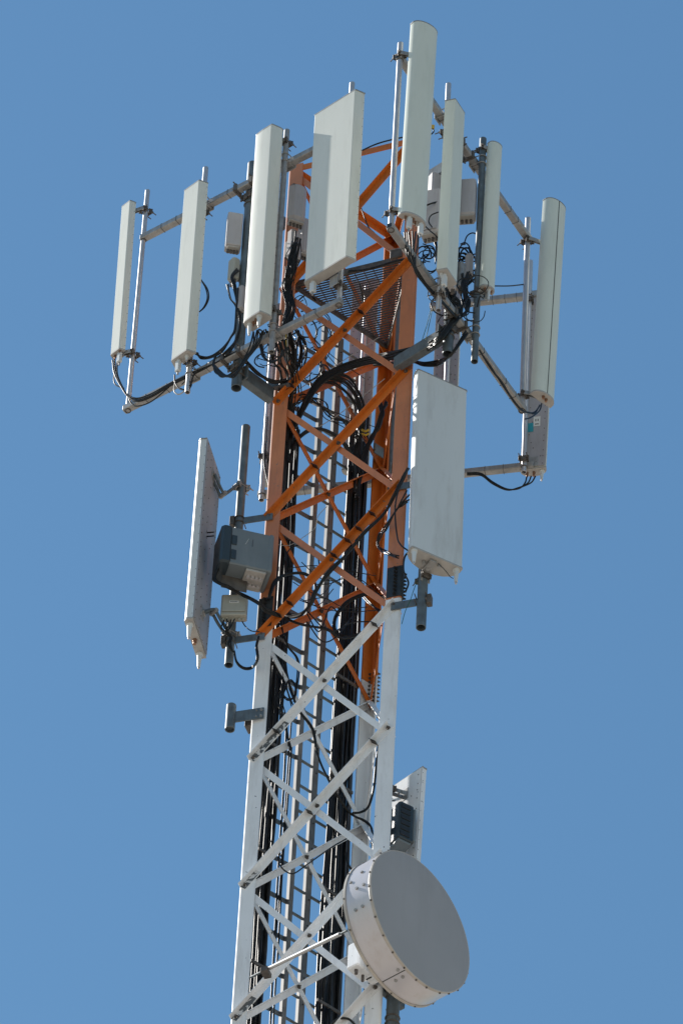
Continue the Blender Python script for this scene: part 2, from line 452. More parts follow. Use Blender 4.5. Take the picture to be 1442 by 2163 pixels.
# clamps on the feeder runs
for nm, pxa, pxb, lab in (('l', 582, 613, 'small dark clamp strips tying the left feeder cables'), ('r', 719, 767, 'small dark clamp strips tying the right feeder cables')):
    va, vb = vline(pxa, 1200, .02), vline(pxb, 1200, .02)
    t = thing('cable_clamps', lab, 'cable clamp', (va.x, va.y, Z0))
    z = Z0 + 1.4
    while z > 36.5:
        part(t, 'strip', 'rust', MB().bar(va + UPV * z - nLB * .02, vb + UPV * z - nLB * .02, .012, .03, bev=0)
             ); z -= 1.22

# ------------------------------------------------------------------ platform
pz = Z0 + 4.42
plat = thing('work_platform', 'triangular steel grating platform inside the top of the tower', 'platform', (CT.x, CT.y, pz))
def shrink(q, s_): return q + (CT - q).normalized() * s_
tri = [shrink(LG, .10), shrink(RG, .10), shrink(BG, .10)]
for i in range(3):
    a, b = tri[i], tri[(i + 1) % 3]
    part(plat, 'edge_beam', 'rust', MB().bar(a + UPV * (pz - .01), b + UPV * (pz - .01), .012, .07, bev=.002))
gr = MB(); gx = MB()
e1 = (tri[1] - tri[0]).normalized(); e2 = V((-e1.y, e1.x, 0))
if e2.dot(tri[2] - tri[0]) < 0: e2 = -e2
H = (tri[2] - tri[0]).dot(e2); Wd = (tri[1] - tri[0]).length
s_ = .02
while s_ < H:
    x0, x1 = Wd / 2 * s_ / H, Wd - Wd / 2 * s_ / H
    gr.bar(tri[0] + e1 * x0 + e2 * s_ + UPV * pz, tri[0] + e1 * x1 + e2 * s_ + UPV * pz, .0065, .015, bev=0); s_ += .0265
x = .05
while x < Wd:
    hh = H * (1 - abs(x - Wd / 2) / (Wd / 2))
    if hh > .03: gx.bar(tri[0] + e1 * x + UPV * (pz - .006), tri[0] + e1 * x + e2 * hh + UPV * (pz - .006), .006, .008, bev=0)
    x += .085
part(plat, 'grating_bars', 'rust', gr); part(plat, 'cross_rods', 'rust', gx)


# ------------------------------------------------------------------ clamps
def clamp(mb, c, nrm, r, w_=.10, h=.06, rod=.10, back=.0):
    """clamp on a vertical pole: two plates, two threaded rods along nrm"""
    c, nrm = V(c), V(nrm).normalized(); s_ = UPV.cross(nrm)
    for sg in (1, -1):
        mb.box(c + nrm * sg * (r + .012), s_ * w_ / 2, nrm * .007, UPV * h / 2, .003)
        mb.box(c + nrm * sg * (r + .004) + s_ * .03, s_ * .006, nrm * .015, UPV * h / 2)
        mb.box(c + nrm * sg * (r + .004) - s_ * .03, s_ * .006, nrm * .015, UPV * h / 2)
    for sg in (1, -1):
        a = c + s_ * sg * (w_ / 2 - .014)
        for dz in (0,):
            mb.cyl(a - nrm * (r + rod), a + nrm * (r + .035), .005, n=8)
            for q in (-(r + .026), r + .026): mb.cyl(a + nrm * (q - .006), a + nrm * (q + .006), .011, n=6, smooth=False)
def ubolt(mb, c, r, nrm, L_=.06):
    c, nrm = V(c), V(nrm).normalized(); s_ = UPV.cross(nrm); pts = []
    for i in range(9):
        a = math.pi * i / 8; pts.append(c + s_ * math.cos(a) * (r + .005) + nrm * math.sin(a) * (r + .005))
    pts = [pts[0] - nrm * (r + L_)] + pts + [pts[-1] - nrm * (r + L_)]
    mb.tube(pts, .005, 6, 2)

# ------------------------------------------------------------------ sector frames
ZA, ZU = Z0 + 3.05, Z0 + 5.25
def gusset(mb, a, b, ht, t=.01):
    mb.bar(a, b, t, ht)
def sector(label, z_lo, z_hi, lo0, lo1, hi0, hi1, az, leg, main, poles, st_off=None, drop=0.0, armh=.125, mainr=.045, rail=.062, grp='sector frames around the tower top'):
    root = thing('sector_frame', label, 'antenna frame', (main.x, main.y, z_lo), grp)
    out = dirv(az)
    for (a, b) in ((lo0, lo1), (hi0, hi1)):
        rl = part(root, 'rail', 'galv', MB().bar(a, b, rail, rail, bev=.006))
        for t_ in (.12, .19, .33, .41, .58, .66, .83, .90):
            q_ = a.lerp(b, t_ + random.uniform(-.02, .02)); dd_ = (b - a).normalized()
            part(rl, 'cable_tie', 'black', MB().bar(q_ - dd_ * .0018, q_ + dd_ * .0018, rail + .005, rail + .005, bev=.006))
        d = (b - a).normalized()
        part(rl, 'end_hole', 'black', MB().box(a - d * .0005, UPV.cross(d) * .021, UPV * .021, d * .0012))
    zb, zt = main.z, poles.pop('main_top')
    part(root, 'main_pole', 'dark', MB().pipe(V((main.x, main.y, zb)), V((main.x, main.y, zt)), mainr))
    mx = V((main.x, main.y, 0))
    for z in (z_lo - .02, z_hi - .02):
        side = UPV.cross(out)
        lq = leg + out * .05
        if st_off is not None: lq = leg + st_off
        z -= drop
        d = (mx - lq); d.z = 0; L_ = d.length; d.normalize()
        a = lq + UPV * z; b = mx - d * (mainr + .01) + UPV * z
        arm = MB(); arm.bar(a, b, .075, armh, bev=.006)
        ap = part(root, 'arm', 'dark', arm)
        pl = MB(); pl.box(b, UPV.cross(d) * .075, d * .008, UPV * .085, .003)
        part(root, 'arm_plate', 'dark', pl)
        cm = MB()
        for dz in (-.06, .05): ubolt(cm, mx + UPV * (z + dz), mainr, d, .03)
        clamp(cm, mx + UPV * (z + .02), -d, mainr, .12, .07, .05)
        part(root, 'clamp', 'rust', cm)
    # rail clamp to main pole
    for z in (z_lo, z_hi):
        c = mx + out * (mainr + .035) + UPV * z; s_ = UPV.cross(out)
        for sg in (-1, 1):
            cm = MB(); cm.box(c + s_ * sg * .085, s_ * .018, out * (rail / 2 + .016), UPV * (rail / 2 + .012), .003)
            cm.cyl(c + s_ * sg * .085 + UPV * .045 - out * .09, c + s_ * sg * .085 + UPV * .045 + out * .07, .006, n=8)
            cm.cyl(c + s_ * sg * .085 - UPV * .045 - out * .09, c + s_ * sg * .085 - UPV * .045 + out * .07, .006, n=8)
            part(root, 'clamp', 'rust', cm)
    for (p, zt_, r, m_, through) in poles['list']:
        pp = MB().pipe(p, V((p.x, p.y, zt_)), r, .004)
        po = part(root, 'pole', m_, pp)
        if not through:
            for z in (z_lo, z_hi):
                ra_ = lo0 if z == z_lo else hi0; sg = 1 if (V((p.x, p.y, 0)) - V((ra_.x, ra_.y, 0))).dot(out) > 0 else -1
                cm = MB()
                for dz in (-.045, .045): ubolt(cm, V((p.x, p.y, z + dz)), r, out * sg, .07)
                cm.box(V((p.x, p.y, z)) - out * sg * (r + .072), UPV.cross(out) * .05, out * .005, UPV * .06, .002)
                part(root, 'clamp', 'galv', cm)
        else:
            for z in (z_lo, z_hi): part(root, 'collar', 'rust', MB().ring(V((p.x, p.y, z - rail / 2 - .004)), UPV, r + .003, .005))
    return root
def onrail(a, b, px):
    """point of the rail a-b seen at image column px"""
    best = None
    for i in range(401):
        p = a.lerp(b, i / 400); d = abs(proj(p)[0] - px)
        if best is None or d < best[0]: best = (d, p)
    return best[1].copy()
def on_pt(q, py_top): return ztop(q, py_top)
def colx(a, b, px, py, front=0.0):
    """vertical line through the rail plane seen at px,py"""
    d = (b - a); n = V((d.y, -d.x, 0)).normalized(); return atplane(px, py, a + n * front, n)

# sector one (left)
a1, b1 = atz(263, 866, ZA), atz(722, 636, ZA)
az1 = math.degrees(math.atan2((b1 - a1).y, (b1 - a1).x)) - 90
u1 = (b1 - a1).normalized(); o1 = dirv(az1)
hA, hB = a1 + u1 * .02, b1 - u1 * .0
up_ = UPV * (ZU - ZA)
a1u, b1u = hA + up_, b1 + up_
mp1 = atz(503, 768, ZA) ; mp1 = V((mp1.x, mp1.y, 0)); mp1 = a1 + u1 * ((mp1 - a1).dot(u1)) - o1 * .085
mp1 = colx(a1, b1, 502, 780, -.085)
def zb(p, py): return ztop(V((p.x, p.y, Z0 + 3)), py)
mp1.z = zb(mp1, 820)
def P1(px, py_rail, front):
    return colx(a1, b1, px, py_rail, front)
pA1 = P1(271, 860, 0); pA2 = P1(399, 795, .065); pA3 = P1(576, 708, .065); pA4 = P1(716, 640, 0)
def pl(q, py_b, py_t, r, m_, through):
    zb_ = zb(q, py_b); return (V((q.x, q.y, zb_)), zb(q, py_t), r, m_, through)
L1 = [(V((pA1.x, pA1.y, ZA - .033)), zb(pA1, 403), .0215, 'alu', True), pl(pA2, 829, 355, .0235, 'alu', False),
      pl(pA3, 744, 276, .0255, 'galv', False), (V((pA4.x, pA4.y, ZA - .02)), zb(pA4, 176), .0235, 'alu', True)]
sector('left sector frame with two long square rails carrying four off-white panels', ZA, ZU, a1, b1, a1u, b1u, az1, LG, mp1,
       {'main_top': zb(mp1, 347), 'list': L1}, st_off=eLR * -.005 + nLR * .03, drop=.10, armh=.155)
lp_ = atplane(590, 812, LG + nLR * .03, nLR)
fp = thing('mounting_plate', 'dark curved plate clamped across the orange left leg under the left arm', 'plate', lp_)
part(fp, 'plate', 'dark', MB().box(lp_, eLR * .105, nLR * .006, UPV * .055, .002)); part(fp, 'lip', 'dark', MB().box(lp_ - UPV * .055 + nLR * .02, eLR * .105, nLR * .022, UPV * .005, .001))
# sector two (right)
a2, b2 = atz(822, 476, ZA), atz(1106, 868, ZA)
az2 = math.degrees(math.atan2((b2 - a2).y, (b2 - a2).x)) - 90
u2 = (b2 - a2).normalized(); o2 = dirv(az2)
mp2 = colx(a2, b2, 947, 700, -.085); mp2.z = zb(mp2, 748)
def P2(px, py_rail, front):
    return colx(a2, b2, px, py_rail, front)
pA5 = P2(825, 484, 0); pA6 = P2(927, 622, .06); pA7 = P2(1003, 722, .07); pA8 = P2(1102, 858, 0)
L2 = [(V((pA5.x, pA5.y, ZA + .0)), zb(pA5, 92), .0245, 'alu', True), pl(pA6, 656, 178, .0235, 'alu', False),
      pl(pA7, 764, 294, .0300, 'dark', False), (V((pA8.x, pA8.y, ZA - .0)), zb(pA8, 462), .0250, 'alu', True)]
sector('right sector frame whose lower rail runs down to the far right panel', ZA, ZU, a2, b2, a2 + up_, b2 + up_, az2, RG, mp2,
       {'main_top': zb(mp2, 236), 'list': L2}, st_off=-eLR * .13 + nLR * .055, drop=.10, armh=.135)
# sector three (rear)
a3, b3 = atz(1127, 984, ZA), atz(545, 1046, ZA)
az3 = math.degrees(math.atan2((b3 - a3).y, (b3 - a3).x)) - 90
u3 = (b3 - a3).normalized(); o3 = dirv(az3)
mp3 = BG + o3 * .55; mp3 = a3 + u3 * ((mp3 - a3).dot(u3)) - o3 * .085; mp3.z = ZA - .35
def P3(px, py, front):
    return colx(a3, b3, px, py, front)
p12 = P3(1106, 985, -.03); p13 = P3(934, 1003, -.06); p14 = P3(752, 1022, -.06); p15 = P3(553, 1044, -.03)
L3 = [(V((p12.x, p12.y, ZA - .1)), zb(p12, 552), .0225, 'alu', True), (V((p13.x, p13.y, ZA - .15)), zb(p13, 560), .0235, 'alu', False),
      (V((p14.x, p14.y, ZA - .15)), ZU + .3, .0235, 'alu', False), (V((p15.x, p15.y, ZA - .1)), ZU + .3, .024, 'alu', True)]
sector('rear sector frame behind the tower with its rails showing to both sides', ZA, ZU, a3, b3, a3 + up_, b3 + up_ - u3 * 1.45, az3, BG, mp3,
       {'main_top': ZU + .4, 'list': L3})

# ------------------------------------------------------------------ antennas
def prof_trap(w_, d, k, c=.006):
    return [(c, 0), (w_ - c, 0), (w_ + .3 * c, c), (w_ + k, d - .012), (w_ + k + .004, d), (-k - .004, d), (-k, d - .012), (-.3 * c, c)]
def prof_d(w_, d, flat=.35, n=14):
    pts = []
    for i in range(n + 1):
        a = math.pi * (1 - i / n); pts.append((w_ / 2 + w_ / 2 * math.cos(a), (d - .015) * (1 - math.sin(a) ** .8)))
    return pts + [(w_, d), (0, d)]
def prof_oct(w_, d):
    return [(0, .016), (.006, .005), (.02, .0), (w_ * .5, -.004), (w_ - .012, 0), (w_ - .002, .005), (w_ + .022, d * .62), (w_ + .026, d - .02), (w_ + .015, d), (0, d), (-.012, d - .03), (-.014, d * .5)]
def prof_flat(w_, d):   # flat front, bulging rear
    n = 10; pts = [(.012, 0), (w_ - .012, 0), (w_ - .003, .004), (w_, .014), (w_, .05)]
    for i in range(1, n):
        a = math.pi * i / n; pts.append((w_ / 2 + w_ / 2 * math.cos(a), .05 + (d - .05) * math.sin(a)))
    return pts + [(0, .05), (0, .014), (.003, .004)]

def antenna(label, pole, az, off, tip, bl, tl, prof, anchor, m='radome', caps='cap', conns=(), brk=(.12, .9), backp=False, cat='antenna', grp=None,
            seam=None, cupper=True, brz=None, smooth=True, rods=True, pr=.024, topcap=True):
    n = dirv(az); e = dirv(az + 90)
    d = max(v for u, v in prof); au, av = anchor
    pole = V((pole.x, pole.y, 0))
    def base(px, py, o_):
        A = atplane(px, py, pole + n * (o_ + d - av), n); return A - e * au + n * av    # frame origin (u=0, v=0)
    B0 = base(bl[0], bl[1], off); T0 = base(tl[0], tl[1], off + tip)
    sh = T0 - B0                       # keep the ends level
    L = sh.length; ax = sh.normalized()
    root = thing('panel_antenna', label, cat, B0 + e * (max(u for u, v in prof) / 2) - n * d / 2, grp)
    def pt(o_, u, v): return o_ + e * u - n * v
    A = [pt(B0, u, v) for u, v in prof]; B = [pt(T0, u, v) for u, v in prof]
    mb = MB(); nP = len(prof)
    mb.add(A + B, [(i, (i + 1) % nP, nP + (i + 1) % nP, nP + i) for i in range(nP)], smooth)
    mb.add(B, [list(range(nP))]); mb.add(A, [list(range(nP))[::-1]])
    ra = part(root, 'radome', m, mb)
    md = ra.data
    # sharp creases by angle
    try: md.set_sharp_from_angle(angle=rad(22))
    except Exception: pass
    cx = sum(u for u, v in prof) / nP; cy = sum(v for u, v in prof) / nP
    def scl(q, s_): return [(cx + (u - cx) * s_, cy + (v - cy) * s_) for u, v in q]
    sx = scl(prof, 1.025)
    C0 = [pt(B0 - ax * .014, u, v) for u, v in sx]; C1 = [pt(B0 + ax * .004, u, v) for u, v in sx]
    part(root, 'end_cap', caps, MB().loft(C0, C1))
    if topcap:
        C0 = [pt(T0 - ax * .004, u, v) for u, v in sx]; C1 = [pt(T0 + ax * .008, u, v) for u, v in sx]
        part(root, 'top_cap', 'galv', MB().loft(C0, C1))
    if seam:
        s0, s1 = pt(B0, seam[0], seam[1]), pt(T0, seam[0], seam[1])
        part(root, 'seam', 'seam', MB().bar(s0 + n * .001, s1 + n * .001, .006, .003, up=n, bev=0))
    if backp:
        q0 = pt(B0 + ax * .01, .006, d + .003); q1 = pt(T0 - ax * .01, .006, d + .003); wdt = max(u for u, v in prof) - .012
        bp = part(root, 'back_plate', 'back' if backp is True else backp, MB().loft([q0, q0 + e * wdt, q0 + e * wdt - n * .006, q0 - n * .006][::-1], [q1, q1 + e * wdt, q1 + e * wdt - n * .006, q1 - n * .006][::-1]))
        rv = MB(); random.seed(int(abs(bl[0]) * 7))
        k_ = .04
        while k_ < L - .04:
            for u in (.03, wdt - .02, wdt * .33, wdt * .66):
                if u in (.03, wdt - .02) or random.random() < .45:
                    q = pt(B0 + ax * (k_ + random.uniform(-.02, .02)), u + (0 if u in (.03, wdt - .02) else random.uniform(-.03, .03)), d + .009)
                    rv.cyl(q + n * .003, q - n * .004, .0045, n=7)
            k_ += .09
        extra(bp, rv, 'rust')
    # edge rivets along radome flange
    if m == 'radome' or backp:
        rv = MB(); k_ = .05; um = max(u for u, v in prof)
        while k_ < L:
            q = pt(B0 + ax * k_, um, d - .008); rv.cyl(q - e * .004, q + e * .0012, .0024, n=6)
            q = pt(B0 + ax * k_, min(u for u, v in prof), d - .008); rv.cyl(q + e * .004, q - e * .0012, .0024, n=6); k_ += .105
        extra(ra, rv, 'rust')
        try: ra.data.set_sharp_from_angle(angle=rad(22))
        except Exception: pass
    ends = []
    for (u, v, kind, ln, r) in conns:
        q = pt(B0 - ax * .014, u, v)
        if kind == 'cone':
            c_ = part(root, 'connector', 'radome3', MB().cyl(q, q - ax * ln, r, r * .62, n=14).cyl(q + ax * .003, q - ax * .012, r * 1.35, n=14))
            c2 = part(root, 'connector_tip', 'alu', MB().cyl(q - ax * ln, q - ax * (ln + .02), r * .4, n=10))
        elif kind == 'box':
            c_ = part(root, 'actuator', 'radome3', MB().box(q - ax * (ln / 2 + .01), e * r, n * r * .8, ax * ln / 2, .006).cyl(q, q - ax * .012, r * .8, n=12))
            part(root, 'connector', 'galv', MB().cyl(q - ax * (ln + .01), q - ax * (ln + .045), r * .35, n=10))
        else:
            part(root, 'port', 'brass', MB().cyl(q, q - ax * ln * .5, r, n=12).cyl(q - ax * ln * .5, q - ax * ln, r * .75, n=12))
        ends.append(q - ax * (ln + .03))
    # brackets to the pole
    um = max(u for u, v in prof) / 2
    for f_ in brk:
        z = (B0.z + (T0.z - B0.z) * f_)
        cb = pt(B0 + sh * f_, um, d + .004); pc = V((pole.x, pole.y, cb.z))
        mb = MB(); clamp(mb, pc, n, pr, .095, .055, .07 if rods else .02)
        part(root, 'pole_clamp', 'rust', mb)
        st = pc + n * (pr + .02); gap = cb - st
        mb = MB()
        for sg in (-1, 1):
            mb.bar(st + e * sg * .028, cb + e * sg * .028 * (1 if gap.length < .3 else 1), .006, .045)
        mb.box(cb - n * .004, e * .045, n * .004, UPV * .06, .002)
        mb.cyl(st + gap * .5 - e * .04, st + gap * .5 + e * .04, .007, n=8)
        part(root, 'bracket', 'galv', mb)
    return root, ends, (B0, T0, e, n, ax)

G1 = 'panel antennas of the head frame'
A1, E1, _ = antenna('narrow off-white panel at the far left end of the left rails', pA1, -138, .085, .0, (233.5, 748), (257, 437), prof_trap(.112, .056, .014), (0, 0),
    conns=((.03, .03, 'port', .05, .010), (.085, .035, 'box', .12, .022), (.10, .02, 'port', .03, .01)), brk=(.0, .96), grp=G1)
A2, E2, _ = antenna('off-white box panel second from the left, pipe end above its top', pA2, -136.4, .075, .0, (362, 760), (389, 403), prof_trap(.187, .08, .028), (0, 0),
    conns=((.05, .04, 'box', .13, .024), (.14, .05, 'cone', .05, .014)), brk=(.02, .9), grp=G1)
A3, E3, _ = antenna('ridged off-white panel in front of the left leg, third from the left', pA3, -135.6, .06, .0, (515, 682), (541, 288), prof_oct(.205, .125), (0, .012),
    conns=((.035, .05, 'cone', .12, .020), (.16, .035, 'cone', .12, .020), (.08, .05, 'port', .05, .012), (.115, .04, 'port', .05, .012)), brk=(.06, .96), grp=G1)
A4, E4, _ = antenna('widest off-white panel, tilted across the front with a shadow on its left edge', pA4, -133, .09, .0, (643, 594), (664.5, 243), prof_trap(.465, .088, .03), (0, 0),
    conns=((.06, .045, 'box', .12, .026),), brk=(-.04, .9), grp=G1)
A5, E5, _ = antenna('tallest curved panel, topmost of all, beside a bright bare pole', pA5, -58, .10, .0, (840, 455), (866.5, 52), prof_d(.255, .10), (0, .10), m='radome2',
    conns=((.085, .05, 'box', .13, .022), (.20, .05, 'box', .13, .022), (.05, .06, 'port', .05, .01), (.12, .04, 'port', .05, .01), (.15, .06, 'port', .05, .01)), brk=(.05, .86), grp=G1)
A6, E6, _ = antenna('folded grey-green box panel just right of the tallest panel', pA6, -29.5, .09, .0, (944, 566), (961.5, 209), prof_trap(.185, .092, .016), (0, 0), m='radome2',
    conns=((.05, .05, 'box', .13, .024), (.03, .07, 'cone', .05, .012)), brk=(-.02, .93), grp=G1)
A7, E7, _ = antenna('slim curved panel on the dark pole right of the folded panel', pA7, -55.4, .04, .0, (1011.5, 606), (1028.5, 304), prof_d(.137, .07), (0, .07), m='radome2',
    conns=((.08, .04, 'cone', .12, .016), (.04, .04, 'port', .04, .011), (.10, .03, 'port', .04, .01)), brk=(-.02, .97), grp=G1)
A8, E8, _ = antenna('far right curved panel with a dark seam down its middle', pA8, -50, .11, .0, (1119, 830), (1145.5, 424), prof_d(.235, .10), (0, .10), m='radome2',
    seam=(.108, .0005), conns=((.10, .04, 'port', .03, .014), (.14, .05, 'port', .03, .014)), brk=(.02, .80), grp=G1)
# rear sector: backs towards the camera
A12, E12, _ = antenna('rear panel seen from behind below the far right panel, with a teal sticker', p12, 77, .03, .0, (1152, 985), (1172, 610), prof_d(.225, .09), (0, .09), backp=True,
    conns=((.04, .05, 'cone', .10, .018), (.11, .05, 'port', .05, .013), (.17, .05, 'port', .05, .013)), brk=(.03, .93), grp=G1)
A13, E13, _ = antenna('rear panel seen from behind above the large pale grey panel', p13, 77, .04, .0, (960, 990), (975, 600), prof_d(.225, .09), (0, .09), backp=True, brk=(.06, .9), grp=G1)
A14, E14, _ = antenna('rear panel seen from behind through the middle of the tower', p14, 77, .04, .0, (778, 985), (800, 590), prof_d(.235, .09), (0, .09), backp=True, brk=(.06, .9), grp=G1)
A15, E15, _ = antenna('rear panel seen from behind, half hidden left of the left leg', p15, 77, .04, .0, (588, 1010), (607, 640), prof_d(.16, .09), (0, .09), backp=True, brk=(.10, .9), grp=G1)

# ---- lower antennas on their own brackets
def bracket_pole(label, pole, zlo, zhi, r, arms, m='dark', name='pole_mount', grp=None, hollow=True, cat='pole mount'):
    root = thing(name, label, cat, (pole.x, pole.y, zlo), grp)
    part(root, 'pole', m, MB().pipe(V((pole.x, pole.y, zlo)), V((pole.x, pole.y, zhi)), r))
    for (a, z, ht) in arms:
        q = V((pole.x, pole.y, 0)); d = (q - a).normalized()
        part(root, 'arm', 'dark', MB().bar(a + UPV * z, q - d * (r - .004) + UPV * z, .012, ht, bev=.002))
        mb = MB()
        for dz in (-.03, .03): ubolt(mb, q + UPV * (z + dz), r, d.cross(UPV) * -1, .03)
        mb.box(q + UPV * z + d * (r + .02), d * .02, d.cross(UPV) * .03, UPV * .05, .002)
        part(root, 'clamp', 'rust', mb)
    return root
oLR = nLR
armL = LG + eLR * .08 + oLR * .022
z1n = zn(1) - .02; z0n = zn(0) - .03
pm = atplane(508, 1105, armL, nLR); pm = V((pm.x, pm.y, 0)); pmL = pm + nLR * .03
bracket_pole('grey pipe bracket left of the tower holding the left side-on panel', pmL, zb(pmL, 1405), zb(pmL, 902), .037, ((armL, z1n, .075), (armL, z0n, .075)))
def elbow(root, fr, pole, spec):
    B0, T0, e, n, ax = fr
    for f_, dz in spec:
        o_ = B0 + (T0 - B0) * f_ + e * .23 - n * .085
        tgt = V((pole.x, pole.y, o_.z + dz * -.05)); d = tgt - o_; d.z = 0
        mid = o_ + d * .45 + UPV * (dz * .13)
        mid = o_ + d * .38 - UPV * .16 * (1 if dz < 0 else -.55)
        end = tgt - d.normalized() * .05
        s_ = d.normalized().cross(UPV)
        for sg in (-1, 1):
            q = [o_ + s_ * sg * .02, o_.lerp(mid, .7) + s_ * sg * .02 - UPV * .02 * -dz, mid + s_ * sg * .022, mid.lerp(end, .45) + s_ * sg * .022 - UPV * .012, end + s_ * sg * .026]
            mb = MB().tube(q, .013, 8, 5)
            part(root, 'bracket_arm', 'dark', mb)
        part(root, 'pivot_plate', 'galv', MB().box(o_ - n * .0, e * .045, n * .006, UPV * .06, .003))
        part(root, 'pivot_pin', 'galv', MB().cyl(mid - s_ * .04, mid + s_ * .04, .02, n=12))
        part(root, 'pivot_pin', 'galv', MB().cyl(o_ - n * .008 - e * .035, o_ - n * .008 + e * .035, .014, n=10))
        cm = MB(); clamp(cm, V((pole.x, pole.y, tgt.z)), -d.normalized(), .037, .10, .06, .06); part(root, 'pole_clamp', 'galv', cm)
A10, E10, f10 = antenna('large panel seen side-on at the left, riveted back towards the tower', pmL, 165, .20, .0, (389, 1307), (419.5, 929), prof_trap(.46, .075, .0, .02), (.46, 0), m='radome3', backp='back',
    conns=((.40, .035, 'cone', .15, .022), (.05, .035, 'cone', .15, .022), (.22, .035, 'port', .05, .02)), brk=(), grp='panels bolted to the tower legs', pr=.037)
elbow(A10, f10, pmL, ((.13, 1), (.90, -1)))
armR = RG - eLR * .08 + oLR * .022
zr0 = zn(0) - .02; zr1 = zn(1) - .01
pr_ = atplane(889, 1275, armR, nLR); pmR = V((pr_.x, pr_.y, 0)) - nLR * .02
bracket_pole('dark pipe bracket right of the tower with its open end below the large panel', pmR, zb(pmR, 1326), zb(pmR, 800), .042, ((armR, zr0, .085), (armR, zr1, .075)))
A9, E9, f9 = antenna('large pale grey flat panel hung right of the orange right leg', pmR, -63, .04, .0, (870.5, 1153), (883, 780), prof_flat(.475, .19), (0, 0), m='radome3',
    conns=((.035, .03, 'cone', .13, .022), (.44, .04, 'cone', .14, .022)), brk=(-.03, .9), grp='panels bolted to the tower legs', pr=.042)
pmD = RG + V((-.03, .36, 0))
A11, E11, f11 = antenna('white panel seen from behind above the dish, sunlit back plate', pmD, 42, .16, .0, (866, 2010), (891.5, 1620), prof_trap(.36, .055, .0, .01), (0, .055), m='white', backp='white',
    brk=(.1, .9), grp='panels bolted to the tower legs', pr=.035)
bracket_pole('pipe bracket hidden behind the white right leg carrying the sunlit panel', pmD, zb(pmD, 2060), zb(pmD, 1640), .035, ((RG + V((-.02, .08, 0)), zn(-2) + .5, .07), (RG + V((-.02, .08, 0)), zn(-1) - .4, .07)))

# stub bracket at left
st = atplane(490, 1520, armL, nLR); st = V((st.x, st.y, 0)) + nLR * .03
bracket = thing('stub_bracket', 'short empty grey pipe stub on a flat arm at the white left leg', 'bracket', (st.x, st.y, zb(st, 1547)))
part(bracket, 'pipe_stub', 'dark', MB().pipe(V((st.x, st.y, zb(st, 1541))), V((st.x, st.y, zb(st, 1491))), .041))
zs = (zb(st, 1541) + zb(st, 1491)) / 2
d_ = (LG + eLR * .10 + nLR * .022 - st).normalized()
part(bracket, 'arm', 'dark', MB().bar(st + d_ * .035 + UPV * zs, LG + eLR * .12 + nLR * .024 + UPV * zs, .012, .125, bev=.003))
for du in (.06, .10):
    for dz in (-.035, .035): part(bracket, 'bolt', 'galv', MB().bolt(LG + eLR * du + nLR * .030 + UPV * (zs + dz), nLR, .009, .008))
part(bracket, 'back_clamp', 'rust', MB().box(LG - eLR * .03 + UPV * (zs - .03) - nLR * .06, eLR * .03, nLR * .05, UPV * .04, .003))

# ------------------------------------------------------------------ radio units
def radio(label, px, py, y, w_, d, h, az, m='radio', fins=0, face=None, name='radio_unit', cat='radio unit', bottom='cap', grp=None, nconn=4, bev=.015, roundtop=False):
    c = aty(px, py, y); n = dirv(az); e = dirv(az + 90)
    root = thing(name, label, cat, c - UPV * h / 2, grp)
    part(root, 'housing', m, MB().box(c, e * w_ / 2, n * d / 2, UPV * h / 2, bev))
    mb = MB()
    part(root, 'base', bottom, MB().box(c - UPV * (h / 2 + .008), e * (w_ / 2 - .015), n * (d / 2 - .012), UPV * .012, .004))
    for i in range(nconn):
        q = c - UPV * (h / 2 + .02) + e * (w_ * (.8 * (i + .5) / nconn - .4))
        part(root, 'connector', 'rust', MB().cyl(q + UPV * .01, q - UPV * .035, .012, n=10))
    if fins:
        mb = MB()
        for i in range(fins):
            q = c + e * (w_ * (.9 * (i + .5) / fins - .45)) - n * (d / 2 + .012); mb.box(q, e * .003, n * .014, UPV * h * .46)
        part(root, 'cooling_fins', m, mb)
    part(root, 'bracket', 'rust', MB().box(c - n * (d / 2 + .03) if not fins else c + UPV * 0 - n * (d / 2 + .04), e * .03, n * .03, UPV * h * .3, .003))
    if face:
        part(root, 'cover', face, MB().box(c + n * (d / 2 + .004), e * (w_ / 2 - .02), n * .006, UPV * (h / 2 - .02), .006))
    return root, c, e, n
RG1 = 'radio units at the tower top'
y1 = mp1.y
radio('pale grey radio box left of the ridged panel on the left pole', 494, 492, y1 - .02, .135, .11, .42, -82, grp=RG1, bev=.008)
radio('beige filter box hanging under the left pale radio box', 494, 571, y1 - .02, .09, .08, .26, 215, m='beige', grp=RG1)
radio('small beige box clamped to the left main pole near its middle', 522, 524, y1 + .0, .05, .08, .20, 215, m='beige', grp=RG1, nconn=1)
radio('narrow grey box low on the left main pole', 509, 632, y1 - .05, .075, .07, .30, 225, m='radio', grp=RG1, nconn=1)
radio('pale lilac radio box with chamfered top between the ridged and widest panels', 627, 432, -.55, .16, .10, .48, -70, m='radio', grp=RG1, bev=.04)
radio('dark grey radio back beside the lilac radio box', 622, 520, -.45, .13, .08, .34, -50, m='radio', grp=RG1, bottom='rust')
radio('pale grey box half hidden behind the widest panel', 645, 505, -.30, .12, .10, .44, -60, m='radio', grp=RG1)
y2 = mp2.y
radio('white radio box right of the tallest panel, bent cover and black cables', 912, 455, y2 - .15, .17, .13, .55, -110, m='radio', grp=RG1, face='radio')
radio('lilac radio box behind, left above the white radio box', 918, 398, y2 + .1, .11, .10, .32, -60, m='radio', grp=RG1)
radio('pale radio box with vents between the folded and slim panels', 982, 425, y2 + .1, .19, .13, .46, -100, m='radio', grp=RG1)
